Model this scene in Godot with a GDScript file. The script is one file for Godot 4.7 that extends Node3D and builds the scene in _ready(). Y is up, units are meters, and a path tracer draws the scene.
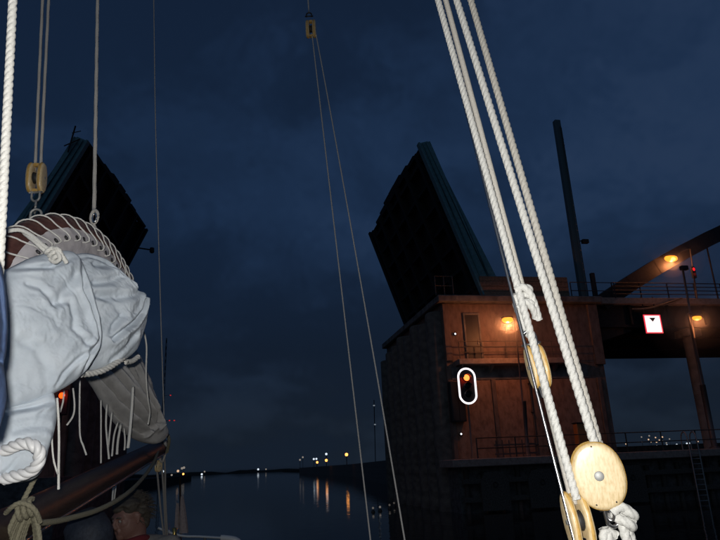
extends Node3D

var taken := {}
var M := {}
var groove := 0.35        # how deep the strands of laid rope part

# ------------------------------------------------------------------ mesh helpers
func new_st() -> SurfaceTool:
	var st := SurfaceTool.new()
	st.begin(Mesh.PRIMITIVE_TRIANGLES)
	return st

func tri(st: SurfaceTool, a: Vector3, b: Vector3, c: Vector3) -> void:
	st.add_vertex(a); st.add_vertex(b); st.add_vertex(c)

func quad(st: SurfaceTool, a: Vector3, b: Vector3, c: Vector3, d: Vector3) -> void:
	tri(st, a, b, c); tri(st, a, c, d)

# a box with chamfered edges, placed by a transform
func box(st: SurfaceTool, xf: Transform3D, size: Vector3, ch := 0.0) -> void:
	st.set_smooth_group(-1)
	var h := size * 0.5
	ch = minf(ch, minf(h.x, minf(h.y, h.z)) * 0.45)
	if ch <= 0.0:
		for ax in 3:
			for s: float in [-1.0, 1.0]:
				var n := Vector3.ZERO; n[ax] = s
				var u := Vector3.ZERO; u[(ax + 1) % 3] = 1.0
				var v := Vector3.ZERO; v[(ax + 2) % 3] = s
				var c := [n - u - v, n - u + v, n + u + v, n + u - v]
				quad(st, xf * (c[0] * h), xf * (c[1] * h), xf * (c[2] * h), xf * (c[3] * h))
		return
	var i := h - Vector3.ONE * ch
	for ax in 3:
		for s: float in [-1.0, 1.0]:
			var n := Vector3.ZERO; n[ax] = s * h[ax]
			var u := Vector3.ZERO; u[(ax + 1) % 3] = i[(ax + 1) % 3]
			var v := Vector3.ZERO; v[(ax + 2) % 3] = s * i[(ax + 2) % 3]
			quad(st, xf * (n - u - v), xf * (n - u + v), xf * (n + u + v), xf * (n + u - v))
	for ax in 3:
		var b := (ax + 1) % 3
		var c := (ax + 2) % 3
		for s: float in [-1.0, 1.0]:
			for t: float in [-1.0, 1.0]:
				var p := Vector3.ZERO; p[b] = s * h[b]; p[c] = t * i[c]
				var q := Vector3.ZERO; q[b] = s * i[b]; q[c] = t * h[c]
				var e := Vector3.ZERO; e[ax] = i[ax] * s * t
				quad(st, xf * (p - e), xf * (p + e), xf * (q + e), xf * (q - e))
	for s: float in [-1.0, 1.0]:
		for t: float in [-1.0, 1.0]:
			for w: float in [-1.0, 1.0]:
				var sg := Vector3(s, t, w)
				var a := Vector3(h.x, i.y, i.z) * sg
				var b := Vector3(i.x, h.y, i.z) * sg
				var c := Vector3(i.x, i.y, h.z) * sg
				if s * t * w > 0.0: tri(st, xf * a, xf * c, xf * b)
				else: tri(st, xf * a, xf * b, xf * c)

func abox(st: SurfaceTool, lo: Vector3, hi: Vector3, ch := 0.0) -> void:
	box(st, Transform3D(Basis(), (lo + hi) * 0.5), (hi - lo).abs(), ch)

# a bar of rectangular section from a to b
func bar(st: SurfaceTool, a: Vector3, b: Vector3, w: float, d: float, ch := 0.0, hint := Vector3(0, 0, 1)) -> void:
	box(st, Transform3D(frame(b - a, hint), (a + b) * 0.5), Vector3(w, a.distance_to(b), d), ch)

func frame(y: Vector3, hint: Vector3) -> Basis:
	y = y.normalized()
	var x := y.cross(hint)
	if x.length() < 0.01: x = y.cross(Vector3(1, 0.1, 0))
	x = x.normalized()
	return Basis(x, y, x.cross(y))

func sheet(st: SurfaceTool, rows: Array, closed := true, smooth := 0) -> void:
	st.set_smooth_group(smooth)
	for i in rows.size() - 1:
		var r: PackedVector3Array = rows[i]
		var q: PackedVector3Array = rows[i + 1]
		var n := r.size()
		for j in (n if closed else n - 1):
			var k := (j + 1) % n
			tri(st, r[j], q[j], q[k]); tri(st, r[j], q[k], r[k])

func fan(st: SurfaceTool, ring: PackedVector3Array, centre: Vector3, flip := false) -> void:
	for j in ring.size():
		var k := (j + 1) % ring.size()
		if flip: tri(st, centre, ring[k], ring[j])
		else: tri(st, centre, ring[j], ring[k])

# a smooth curve through points
func curve(pts: Array, step: float) -> PackedVector3Array:
	var out := PackedVector3Array()
	var n := pts.size()
	for i in n - 1:
		var p0: Vector3 = pts[maxi(i - 1, 0)]
		var p1: Vector3 = pts[i]
		var p2: Vector3 = pts[i + 1]
		var p3: Vector3 = pts[mini(i + 2, n - 1)]
		var m := maxi(1, int(ceil(p1.distance_to(p2) / step)))
		for k in m: out.append(p1.cubic_interpolate(p2, p0, p3, float(k) / m))
	out.append(pts[n - 1])
	return out

# a tube along a path; lobes > 0 makes laid rope of that many strands
func tube(st: SurfaceTool, path: PackedVector3Array, r: float, sides := 8, r2 := -1.0, lobes := 0, pitch := 0.06, phase := 0.0) -> void:
	if r2 < 0.0: r2 = r
	st.set_smooth_group(0)
	var rows := []
	var along := 0.0
	var n := path.size()
	var t := (path[1] - path[0]).normalized()
	var x := t.cross(Vector3(0.13, 0.2, 0.97)).normalized()
	for i in n:
		var tn := (path[mini(i + 1, n - 1)] - path[maxi(i - 1, 0)]).normalized()
		x = (x - tn * x.dot(tn)).normalized()
		var y := tn.cross(x)
		if i > 0: along += path[i].distance_to(path[i - 1])
		var rr := lerpf(r, r2, float(i) / (n - 1))
		var ring := PackedVector3Array()
		for j in sides:
			var a := TAU * j / sides
			var q := rr
			if lobes > 0:
				var f := fposmod(lobes * (a - TAU * along / pitch) / TAU + phase, 1.0)
				q = rr * (1.02 - groove + groove * sqrt(maxf(0.0, 1.0 - pow(2.0 * f - 1.0, 2.0) * 0.98)))
			ring.append(path[i] + (x * cos(a) + y * sin(a)) * q)
		rows.append(ring)
	sheet(st, rows)
	fan(st, rows[0], path[0], true); fan(st, rows[n - 1], path[n - 1])

func line(a: Vector3, b: Vector3, n: int) -> PackedVector3Array:
	var o := PackedVector3Array()
	for i in n + 1: o.append(a.lerp(b, float(i) / n))
	return o

# the same for a line made fast far above: it runs on past a, away from b
func line_up(a: Vector3, b: Vector3, n: int) -> PackedVector3Array:
	return line(a + (a - b) * 0.6, b, int(n * 1.6))

# a laid rope between two points
func laid(st: SurfaceTool, path: PackedVector3Array, r: float, phase := 0.0) -> void:
	tube(st, path, r, 21, -1.0, 3, r * 5.4, phase)

func rod(st: SurfaceTool, a: Vector3, b: Vector3, r: float, sides := 10, r2 := -1.0) -> void:
	tube(st, PackedVector3Array([a, b]), r, sides, r2)

# a lathe: profile of (radius, height) about the y axis of xf
func lathe(st: SurfaceTool, xf: Transform3D, prof: Array, sides := 20) -> void:
	st.set_smooth_group(0)
	var rows := []
	for p: Vector2 in prof:
		var ring := PackedVector3Array()
		for j in sides:
			var a := TAU * j / sides
			ring.append(xf * Vector3(cos(a) * p.x, p.y, sin(a) * p.x))
		rows.append(ring)
	sheet(st, rows)

func ball(st: SurfaceTool, c: Vector3, r: Vector3, sides := 12) -> void:
	var prof := []
	for i in 9:
		var a := -PI / 2 + PI * i / 8.0
		prof.append(Vector2(maxf(cos(a), 0.001), sin(a)))
	lathe(st, Transform3D(Basis().scaled(r), c), prof, sides)

# prism: outline (counter-clockwise in x, y) pushed along z from z0 to z1
func prism(st: SurfaceTool, pts: PackedVector2Array, xf: Transform3D, z0: float, z1: float) -> void:
	st.set_smooth_group(-1)
	var ix := Geometry2D.triangulate_polygon(pts)
	for i in range(0, ix.size(), 3):
		var a := pts[ix[i]]; var b := pts[ix[i + 1]]; var c := pts[ix[i + 2]]
		if (b - a).cross(c - a) > 0.0:
			var s := b; b = c; c = s
		tri(st, xf * Vector3(a.x, a.y, z1), xf * Vector3(b.x, b.y, z1), xf * Vector3(c.x, c.y, z1))
		tri(st, xf * Vector3(a.x, a.y, z0), xf * Vector3(c.x, c.y, z0), xf * Vector3(b.x, b.y, z0))
	var n := pts.size()
	for i in n:
		var a := pts[i]; var b := pts[(i + 1) % n]
		quad(st, xf * Vector3(a.x, a.y, z0), xf * Vector3(a.x, a.y, z1), xf * Vector3(b.x, b.y, z1), xf * Vector3(b.x, b.y, z0))

# an oval plate with rounded edges, in the xy plane of xf
func oval(st: SurfaceTool, xf: Transform3D, a: float, b: float, t: float, bev: float, pw := 2.15) -> void:
	st.set_smooth_group(0)
	var rows := []
	var offs := [Vector2(a * 0.999, -t / 2 - bev * 0.16), Vector2(a * 0.6, -t / 2 - bev * 0.12), Vector2(bev * 1.6, -t / 2 - bev * 0.05)]
	for i in 7:
		var g := -PI / 2 + PI * i / 6.0
		offs.append(Vector2(bev * (1.0 - cos(g)), sin(g) * t / 2))
	offs.append(Vector2(bev * 1.6, t / 2 + bev * 0.05)); offs.append(Vector2(a * 0.6, t / 2 + bev * 0.12)); offs.append(Vector2(a * 0.999, t / 2 + bev * 0.16))
	for o: Vector2 in offs:
		var ring := PackedVector3Array()
		for j in 44:
			var g := TAU * j / 44.0
			var c := cos(g); var s := sin(g)
			ring.append(xf * Vector3(signf(c) * pow(absf(c), 2.0 / pw) * (a - o.x), signf(s) * pow(absf(s), 2.0 / pw) * (b - o.x * (b / a if o.x > a * 0.5 else 1.0)), o.y))
		rows.append(ring)
	sheet(st, rows)

# ------------------------------------------------------------------ scene helpers
func numbered(called: String) -> String:
	if not taken.has(called):
		taken[called] = 0
		return called
	taken[called] += 1
	return "%s_%03d" % [called, taken[called]]

func tag(o: Node, label: String, category: String, group := "") -> Node:
	o.set_meta("label", label); o.set_meta("category", category)
	if group: o.set_meta("group", group)
	return o

func thing(called: String, label: String, category: String, at := Vector3.ZERO, group := "") -> Node3D:
	var o := Node3D.new()
	o.name = numbered(called)
	add_child(o)
	o.position = at
	tag(o, label, category, group)
	return o

# commits shapes, written in scene metres, as one mesh under parent (whose place is taken off)
func obj(called: String, st: SurfaceTool, m: Material, parent: Node3D = self) -> MeshInstance3D:
	st.generate_normals()
	var o := MeshInstance3D.new()
	o.mesh = st.commit()
	o.material_override = m
	o.name = numbered(called) if parent == self else called
	parent.add_child(o, true)
	if parent != self:
		var off := Vector3.ZERO
		var p: Node = parent
		while p != self:
			off += (p as Node3D).position
			p = p.get_parent()
		o.position = -off
	return o

func struct(called: String, st: SurfaceTool, m: Material) -> MeshInstance3D:
	var o := obj(called, st, m)
	o.set_meta("kind", "structure")
	return o

func noise_tex(freq: float, ramp: Array, seed_: int, octaves := 4, size := 512, as_normal := false, bump := 4.0, kind := FastNoiseLite.TYPE_SIMPLEX_SMOOTH) -> NoiseTexture2D:
	var n := FastNoiseLite.new()
	n.seed = seed_; n.frequency = freq; n.fractal_octaves = octaves; n.noise_type = kind
	n.fractal_type = FastNoiseLite.FRACTAL_FBM
	var t := NoiseTexture2D.new()
	t.width = size; t.height = size; t.seamless = true; t.noise = n
	if as_normal:
		t.as_normal_map = true; t.bump_strength = bump
	elif ramp.size():
		var g := Gradient.new()
		g.offsets = PackedFloat32Array([0.0, 1.0]); g.colors = PackedColorArray([ramp[0], ramp[ramp.size() - 1]])
		for i in range(1, ramp.size() - 1): g.add_point(float(i) / (ramp.size() - 1), ramp[i])
		t.color_ramp = g
	return t

func lin(r: float, g: float, b: float) -> Color:
	return Color(r, g, b).linear_to_srgb()

func mat(c: Color, rough: float, metal := 0.0) -> StandardMaterial3D:
	var m := StandardMaterial3D.new()
	m.albedo_color = c; m.roughness = rough; m.metallic = metal
	return m

# a material whose tone wanders between colours by triplanar noise, with relief
func rough_mat(cols: Array, rough: float, scale: float, freq: float, seed_: int, relief := 0.0, world := true, metal := 0.0) -> StandardMaterial3D:
	var m := mat(Color.WHITE, rough, metal)
	m.albedo_texture = noise_tex(freq, cols, seed_, 5)
	m.uv1_triplanar = true; m.uv1_world_triplanar = world
	m.uv1_scale = Vector3.ONE * scale
	if relief > 0.0:
		m.normal_enabled = true; m.normal_scale = relief
		m.normal_texture = noise_tex(freq * 2.5, [], seed_ + 7, 4, 512, true, 6.0)
	return m

func glow(c: Color, e: float) -> StandardMaterial3D:
	var m := mat(Color(0.1, 0.1, 0.1), 0.4)
	m.emission_enabled = true; m.emission = c; m.emission_energy_multiplier = e
	return m

func make_materials() -> void:
	M.rope = rough_mat([lin(0.44, 0.44, 0.415), lin(0.62, 0.62, 0.59), lin(0.72, 0.72, 0.70)], 0.7, 22.0, 0.02, 3, 0.5)
	M.rope_satin = mat(lin(0.70, 0.71, 0.72), 0.42)
	M.rope_grey = rough_mat([lin(0.40, 0.38, 0.34), lin(0.52, 0.50, 0.45), lin(0.62, 0.60, 0.55)], 0.8, 18.0, 0.02, 5, 0.5)
	M.rope_old = rough_mat([lin(0.15, 0.14, 0.095), lin(0.23, 0.215, 0.15), lin(0.30, 0.285, 0.205)], 0.9, 20.0, 0.02, 6, 0.8)
	M.rope_far = rough_mat([lin(0.42, 0.40, 0.37), lin(0.58, 0.56, 0.52)], 0.85, 12.0, 0.02, 8, 0.4)
	M.cloth = rough_mat([lin(0.36, 0.415, 0.475), lin(0.54, 0.605, 0.675), lin(0.61, 0.67, 0.73)], 0.8, 2.2, 0.009, 11, 0.2)
	M.cloth_grey = rough_mat([lin(0.40, 0.43, 0.47), lin(0.50, 0.53, 0.57), lin(0.58, 0.61, 0.64)], 0.8, 2.6, 0.006, 19, 0.12)
	M.cloth_head = rough_mat([lin(0.44, 0.42, 0.44), lin(0.56, 0.53, 0.55), lin(0.64, 0.62, 0.63)], 0.85, 3.0, 0.01, 12, 0.3)
	M.cloth_tail = rough_mat([lin(0.27, 0.265, 0.26), lin(0.38, 0.372, 0.365), lin(0.46, 0.452, 0.445)], 0.85, 3.0, 0.01, 13, 0.4)
	M.cloth_blue = rough_mat([lin(0.012, 0.024, 0.062), lin(0.02, 0.04, 0.095), lin(0.035, 0.065, 0.13)], 0.8, 4.0, 0.012, 14, 0.3)
	for k in ["cloth", "cloth_head", "cloth_tail"]:
		M[k].backlight_enabled = true; M[k].backlight = Color(0.08, 0.08, 0.08)
	M.spar = rough_mat([lin(0.055, 0.024, 0.02), lin(0.10, 0.042, 0.034), lin(0.14, 0.065, 0.05)], 0.4, 5.0, 0.008, 15, 0.3)
	M.spar.uv1_scale = Vector3(14, 14, 2)
	M.boom = rough_mat([lin(0.028, 0.018, 0.013), lin(0.05, 0.033, 0.026), lin(0.075, 0.05, 0.038)], 0.45, 5.0, 0.008, 16, 0.15)
	M.boom.uv1_scale = Vector3(14, 14, 1.6)
	M.block = rough_mat([lin(0.50, 0.36, 0.16), lin(0.70, 0.55, 0.32), lin(0.78, 0.65, 0.42)], 0.42, 9.0, 0.012, 17, 0.12, false)
	M.block.uv1_scale = Vector3(26, 7, 26)
	M.block.clearcoat_enabled = true; M.block.clearcoat = 0.5; M.block.clearcoat_roughness = 0.25
	M.block_edge = rough_mat([lin(0.40, 0.22, 0.05), lin(0.58, 0.36, 0.10), lin(0.66, 0.44, 0.16)], 0.4, 9.0, 0.012, 18, 0.12, false)
	M.steel = mat(lin(0.55, 0.55, 0.56), 0.28, 1.0)
	M.zinc = mat(lin(0.36, 0.37, 0.36), 0.55, 0.45)
	M.brass = mat(lin(0.55, 0.38, 0.12), 0.3, 1.0)
	M.dark_iron = mat(lin(0.03, 0.03, 0.032), 0.6, 0.2)
	M.concrete = rough_mat([lin(0.13, 0.088, 0.068), lin(0.20, 0.138, 0.108), lin(0.25, 0.175, 0.14)], 0.92, 0.3, 0.012, 21, 0.25)
	M.concrete.uv1_scale = Vector3(0.42, 0.19, 0.42)
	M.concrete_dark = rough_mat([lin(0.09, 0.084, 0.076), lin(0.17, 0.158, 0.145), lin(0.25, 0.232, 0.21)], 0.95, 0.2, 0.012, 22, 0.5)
	M.warm_pool = rough_mat([lin(0.20, 0.115, 0.075), lin(0.33, 0.195, 0.13), lin(0.40, 0.245, 0.17)], 0.9, 0.3, 0.012, 45, 0.25)  # lighter orange that carries the lamp's warm pool
	M.warm_pool.uv1_scale = Vector3(0.4, 0.22, 0.4)
	M.pier_rib = rough_mat([lin(0.07, 0.056, 0.045), lin(0.16, 0.13, 0.105), lin(0.25, 0.21, 0.17)], 0.95, 0.25, 0.012, 42, 0.12)
	M.quay = rough_mat([lin(0.06, 0.055, 0.05), lin(0.12, 0.11, 0.10), lin(0.18, 0.16, 0.145)], 0.95, 0.3, 0.014, 23, 0.6)
	M.slab = rough_mat([lin(0.22, 0.17, 0.14), lin(0.32, 0.25, 0.21), lin(0.38, 0.30, 0.25)], 0.9, 0.4, 0.014, 24, 0.3)
	M.board = rough_mat([lin(0.16, 0.10, 0.06), lin(0.25, 0.16, 0.10), lin(0.32, 0.21, 0.14)], 0.8, 0.7, 0.014, 25, 0.3)
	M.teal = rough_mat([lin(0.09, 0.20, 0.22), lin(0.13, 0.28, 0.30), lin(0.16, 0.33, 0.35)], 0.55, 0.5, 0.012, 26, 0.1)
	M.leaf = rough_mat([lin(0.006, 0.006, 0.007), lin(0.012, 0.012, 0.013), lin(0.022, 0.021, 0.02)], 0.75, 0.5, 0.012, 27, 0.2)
	M.rail = mat(lin(0.10, 0.085, 0.07), 0.5, 0.3)
	M.rail_dark = mat(lin(0.035, 0.035, 0.04), 0.5, 0.3)
	M.arch = rough_mat([lin(0.016, 0.013, 0.012), lin(0.028, 0.024, 0.022), lin(0.04, 0.034, 0.031)], 0.6, 0.6, 0.012, 28, 0.1)
	M.mast_paint = mat(lin(0.09, 0.14, 0.15), 0.55, 0.0)
	M.black = mat(lin(0.012, 0.012, 0.013), 0.5)
	M.glass_dark = mat(lin(0.01, 0.011, 0.013), 0.08)
	M.pole = mat(lin(0.14, 0.12, 0.11), 0.5, 0.4)
	M.timber = rough_mat([lin(0.05, 0.04, 0.03), lin(0.09, 0.075, 0.06), lin(0.13, 0.11, 0.09)], 0.9, 1.2, 0.014, 29, 0.6)
	M.land = rough_mat([lin(0.008, 0.01, 0.006), lin(0.02, 0.024, 0.014), lin(0.035, 0.036, 0.024)], 1.0, 0.06, 0.02, 30, 0.5)
	M.hull = rough_mat([lin(0.02, 0.02, 0.022), lin(0.035, 0.034, 0.036)], 0.45, 1.0, 0.012, 31, 0.1)
	M.deck = rough_mat([lin(0.10, 0.065, 0.04), lin(0.17, 0.115, 0.075), lin(0.22, 0.155, 0.10)], 0.75, 2.0, 0.012, 32, 0.3)
	M.skin = rough_mat([lin(0.17, 0.088, 0.068), lin(0.22, 0.115, 0.09), lin(0.25, 0.135, 0.105)], 0.55, 12.0, 0.02, 33, 0.2)
	M.hair = rough_mat([lin(0.03, 0.025, 0.019), lin(0.07, 0.06, 0.047), lin(0.13, 0.113, 0.09)], 0.6, 40.0, 0.03, 34, 0.8)
	M.coat = rough_mat([lin(0.20, 0.19, 0.17), lin(0.27, 0.26, 0.235), lin(0.31, 0.30, 0.27)], 0.9, 8.0, 0.014, 35, 0.5)
	M.scarf = rough_mat([lin(0.09, 0.009, 0.013), lin(0.15, 0.017, 0.022), lin(0.19, 0.026, 0.032)], 0.95, 18.0, 0.02, 36, 0.8)
	M.navy = rough_mat([lin(0.010, 0.014, 0.024), lin(0.018, 0.025, 0.042), lin(0.03, 0.04, 0.06)], 0.75, 6.0, 0.014, 37, 0.6)
	M.trousers = rough_mat([lin(0.02, 0.02, 0.024), lin(0.035, 0.035, 0.04)], 0.9, 8.0, 0.014, 38, 0.4)
	M.flag = rough_mat([lin(0.26, 0.20, 0.19), lin(0.38, 0.31, 0.29), lin(0.44, 0.37, 0.35)], 0.9, 5.0, 0.012, 39, 0.3)
	M.white_paint = mat(lin(0.62, 0.64, 0.63), 0.35)
	M.sodium = glow(lin(1.0, 0.30, 0.025), 2.2)
	M.sodium_core = glow(lin(1.0, 0.48, 0.09), 4.0)
	M.sodium_far = glow(lin(1.0, 0.36, 0.08), 3.0)
	M.white_far = glow(Color(0.90, 0.95, 1.0), 1.0)
	M.warm_far = glow(lin(1.0, 0.66, 0.42), 0.75)
	M.dim_far = glow(Color(0.85, 0.80, 0.75), 0.35)
	M.red_dim = glow(Color(1.0, 0.22, 0.22), 0.5)

# ------------------------------------------------------------------ cloth
func seg_dist(p: Vector2, pts: PackedVector2Array) -> float:
	var best := 1e9
	for i in pts.size() - 1:
		var q := Geometry2D.get_closest_point_to_segment(p, pts[i], pts[i + 1])
		best = minf(best, q.distance_squared_to(p))
	return sqrt(best)

# a stuffed bag of cloth: outline in metres in a vertical plane whose normal is turned yaw degrees from +z, filled by a
# patch between its four sides. creases: [[points], depth, width]; wrinkles: how many sharp random ones more
func bag(st: SurfaceTool, at: Vector3, yaw: float, outline: Array, thick: float, creases: Array, crumple: float, seed_: int, wrinkles := 14, depth := 0.004, lean := 0.6) -> void:
	var pts := []
	for q: Vector2 in outline: pts.append(Vector3(q.x, q.y, 0))
	pts.append(pts[0])
	var fine := curve(pts, 0.002)
	var n := 110
	var total := 0.0
	for i in fine.size() - 1: total += fine[i].distance_to(fine[i + 1])
	var loop := PackedVector2Array()
	var along := 0.0
	var lo := Vector2.ONE * 1e9
	var hi := -lo
	for i in fine.size() - 1:
		var sg := fine[i].distance_to(fine[i + 1])
		while loop.size() < n * 4 and loop.size() * total / (n * 4) <= along + sg:
			var p := fine[i].lerp(fine[i + 1], (loop.size() * total / (n * 4) - along) / maxf(sg, 1e-6))
			loop.append(Vector2(p.x, p.y)); lo = lo.min(loop[-1]); hi = hi.max(loop[-1])
		along += sg
	while loop.size() < n * 4: loop.append(loop[0])
	var nz := FastNoiseLite.new()
	nz.seed = seed_; nz.frequency = 2.4; nz.fractal_type = FastNoiseLite.FRACTAL_RIDGED; nz.fractal_octaves = 2; nz.fractal_gain = 0.35
	nz.domain_warp_enabled = true; nz.domain_warp_amplitude = 0.12; nz.domain_warp_frequency = 2.0
	var n2 := FastNoiseLite.new()
	n2.seed = seed_ + 5; n2.frequency = 10.0; n2.fractal_octaves = 2
	var lines := []
	for c: Array in creases: lines.append([PackedVector2Array(c[0]), c[1], c[2], 0.0])
	var rng := RandomNumberGenerator.new(); rng.seed = seed_
	for k in wrinkles:
		var p := Vector2(rng.randf_range(lo.x, hi.x), rng.randf_range(lo.y, hi.y))
		var a := PI * 0.5 + rng.randf_range(-1.0, 1.0) * lean * PI
		var l := rng.randf_range(0.05, 0.16)
		var c3 := [Vector3(p.x, p.y, 0)]
		for q in 3:
			a += rng.randf_range(-0.5, 0.5)
			p += Vector2(cos(a), sin(a)) * l * 0.4
			c3.append(Vector3(p.x, p.y, 0))
		var pl := PackedVector2Array()
		for q in curve(c3, l * 0.12): pl.append(Vector2(q.x, q.y))
		lines.append([pl, rng.randf_range(0.4, 1.0) * depth, rng.randf_range(0.003, 0.007), 1.0])
	for l: Array in lines:
		var a := Vector2.ONE * 1e9
		var b2 := -a
		for q: Vector2 in l[0]: a = a.min(q); b2 = b2.max(q)
		var w: float = l[2]
		l.append(Rect2(a, b2 - a).grow(w * 4.0))
	var b := Basis(Vector3.UP, deg_to_rad(yaw))
	var front := []
	var back := []
	for i in n + 1:
		var u := float(i) / n
		var rf := PackedVector3Array(); var rb := PackedVector3Array()
		for j in n + 1:
			var v := float(j) / n
			var c0 := loop[i]; var c1 := loop[(3 * n - i) % (4 * n)]
			var d0 := loop[(4 * n - j) % (4 * n)]; var d1 := loop[n + j]
			var p := c0 * (1 - v) + c1 * v + d0 * (1 - u) + d1 * u - (loop[0] * (1 - u) * (1 - v) + loop[n] * u * (1 - v) + loop[3 * n] * (1 - u) * v + loop[2 * n] * u * v)
			var e := 16.0 * u * (1 - u) * v * (1 - v)
			var h := thick * pow(e, 0.36)
			var edge := clampf(e * 3.0, 0.0, 1.0)
			var z := h + crumple * edge * (nz.get_noise_2d(p.x, p.y * 0.8) + 0.14 * n2.get_noise_2d(p.x, p.y))
			for l: Array in lines:
				if not (l[4] as Rect2).has_point(p): continue
				var pl: PackedVector2Array = l[0]
				var d := seg_dist(p, pl)
				var w: float = l[2]
				if d > w * 3.8: continue
				var ends := 1.0 if l[3] == 0.0 else clampf(minf(p.distance_to(pl[0]), p.distance_to(pl[pl.size() - 1])) / 0.03, 0.0, 1.0)
				var valley := exp(-d * d / (w * w)) if l[3] == 0.0 else exp(-d / w)
				z -= l[1] * edge * ends * (valley - 0.45 * exp(-pow((d - 1.7 * w) / w, 2.0)))
			rf.append(at + b * Vector3(p.x, p.y, z))
			rb.append(at + b * Vector3(p.x, p.y, -h * 0.9 + crumple * 0.5 * edge * nz.get_noise_2d(p.x + 7.0, p.y)))
		front.append(rf); back.append(rb)
	sheet(st, front, false)
	back.reverse()
	sheet(st, back, false)

# ------------------------------------------------------------------ skin and clothes: field of joined capsules, meshed as surface nets
func blob_mesh(st: SurfaceTool, bones: Array, cell: float, k: float, cut := [], wrinkle := 0.0) -> void:
	var lo := Vector3.ONE * 1e9
	var hi := -lo
	for q: Array in bones:
		var a: Vector3 = q[0]; var b: Vector3 = q[1]
		var r := maxf(q[2], q[3]) + k + cell * 2.0
		lo = lo.min(a - Vector3.ONE * r).min(b - Vector3.ONE * r); hi = hi.max(a + Vector3.ONE * r).max(b + Vector3.ONE * r)
	var nx := int((hi.x - lo.x) / cell) + 2
	var ny := int((hi.y - lo.y) / cell) + 2
	var nz := int((hi.z - lo.z) / cell) + 2
	var f := PackedFloat32Array(); f.resize(nx * ny * nz); f.fill(1.0)
	var nn := FastNoiseLite.new(); nn.seed = 4; nn.frequency = 9.0; nn.fractal_octaves = 3
	for q: Array in bones:
		var a: Vector3 = q[0]; var b: Vector3 = q[1]
		var ra: float = q[2]; var rb: float = q[3]
		var reach := maxf(ra, rb) + k + cell * 2.0
		var l := ((a.min(b) - Vector3.ONE * reach - lo) / cell).floor()
		var h := ((a.max(b) + Vector3.ONE * reach - lo) / cell).ceil()
		var ab := b - a
		var ll := maxf(ab.length_squared(), 1e-9)
		for z in range(maxi(0, int(l.z)), mini(nz, int(h.z) + 1)):
			for y in range(maxi(0, int(l.y)), mini(ny, int(h.y) + 1)):
				var at := (z * ny + y) * nx
				for x in range(maxi(0, int(l.x)), mini(nx, int(h.x) + 1)):
					var p := lo + Vector3(x, y, z) * cell
					var t := clampf((p - a).dot(ab) / ll, 0.0, 1.0)
					var d := (p - a - ab * t).length() - lerpf(ra, rb, t)
					var o := f[at + x]
					var m := maxf(k - absf(d - o), 0.0)
					f[at + x] = minf(d, o) - m * m / (4.0 * k)
	for q: Array in cut:
		var a: Vector3 = q[0]; var r: float = q[1]
		for z in nz:
			for y in ny:
				for x in nx:
					var d := r - (lo + Vector3(x, y, z) * cell - a).length()
					if d > -k: 
						var i := (z * ny + y) * nx + x
						var o := f[i]
						var kk := k * 0.7
						var m := maxf(kk - absf(d - o), 0.0)
						f[i] = maxf(d, o) + m * m / (4.0 * kk)
	if wrinkle > 0.0:
		for z in nz:
			for y in ny:
				for x in nx:
					var i := (z * ny + y) * nx + x
					if absf(f[i]) < cell * 4.0: f[i] += wrinkle * nn.get_noise_3d(lo.x + x * cell, (lo.y + y * cell) * 1.6, lo.z + z * cell)
	var where := PackedInt32Array(); where.resize(nx * ny * nz); where.fill(-1)
	var verts := PackedVector3Array()
	var offs := [0, 1, nx, nx + 1, nx * ny, nx * ny + 1, nx * ny + nx, nx * ny + nx + 1]
	var corner := [Vector3(0, 0, 0), Vector3(1, 0, 0), Vector3(0, 1, 0), Vector3(1, 1, 0), Vector3(0, 0, 1), Vector3(1, 0, 1), Vector3(0, 1, 1), Vector3(1, 1, 1)]
	var edges := [[0, 1], [2, 3], [4, 5], [6, 7], [0, 2], [1, 3], [4, 6], [5, 7], [0, 4], [1, 5], [2, 6], [3, 7]]
	for z in nz - 1:
		for y in ny - 1:
			for x in nx - 1:
				var i := (z * ny + y) * nx + x
				if f[i] > cell * 3.0 or f[i] < -cell * 3.0: continue
				var inside := 0
				for o: int in offs:
					if f[i + o] < 0.0: inside += 1
				if inside == 0 or inside == 8: continue
				var s := Vector3.ZERO
				var n := 0
				for e: Array in edges:
					var d0 := f[i + offs[e[0]]]; var d1 := f[i + offs[e[1]]]
					if (d0 < 0.0) != (d1 < 0.0):
						s += (corner[e[0]] as Vector3).lerp(corner[e[1]], d0 / (d0 - d1)); n += 1
				where[i] = verts.size()
				verts.append(lo + (Vector3(x, y, z) + s / n) * cell)
	st.set_smooth_group(0)
	var steps := [1, nx, nx * ny]
	for z in range(1, nz - 1):
		for y in range(1, ny - 1):
			for x in range(1, nx - 1):
				var i := (z * ny + y) * nx + x
				if f[i] > cell * 2.0 or f[i] < -cell * 2.0: continue
				for ax in 3:
					var d0 := f[i]; var d1 := f[i + steps[ax]]
					if (d0 < 0.0) == (d1 < 0.0): continue
					var u: int = steps[(ax + 1) % 3]; var v: int = steps[(ax + 2) % 3]
					var a := where[i]; var b := where[i - u]; var c := where[i - u - v]; var d := where[i - v]
					if a < 0 or b < 0 or c < 0 or d < 0: continue
					if d0 < 0.0: quad(st, verts[a], verts[d], verts[c], verts[b])
					else: quad(st, verts[a], verts[b], verts[c], verts[d])

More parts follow.
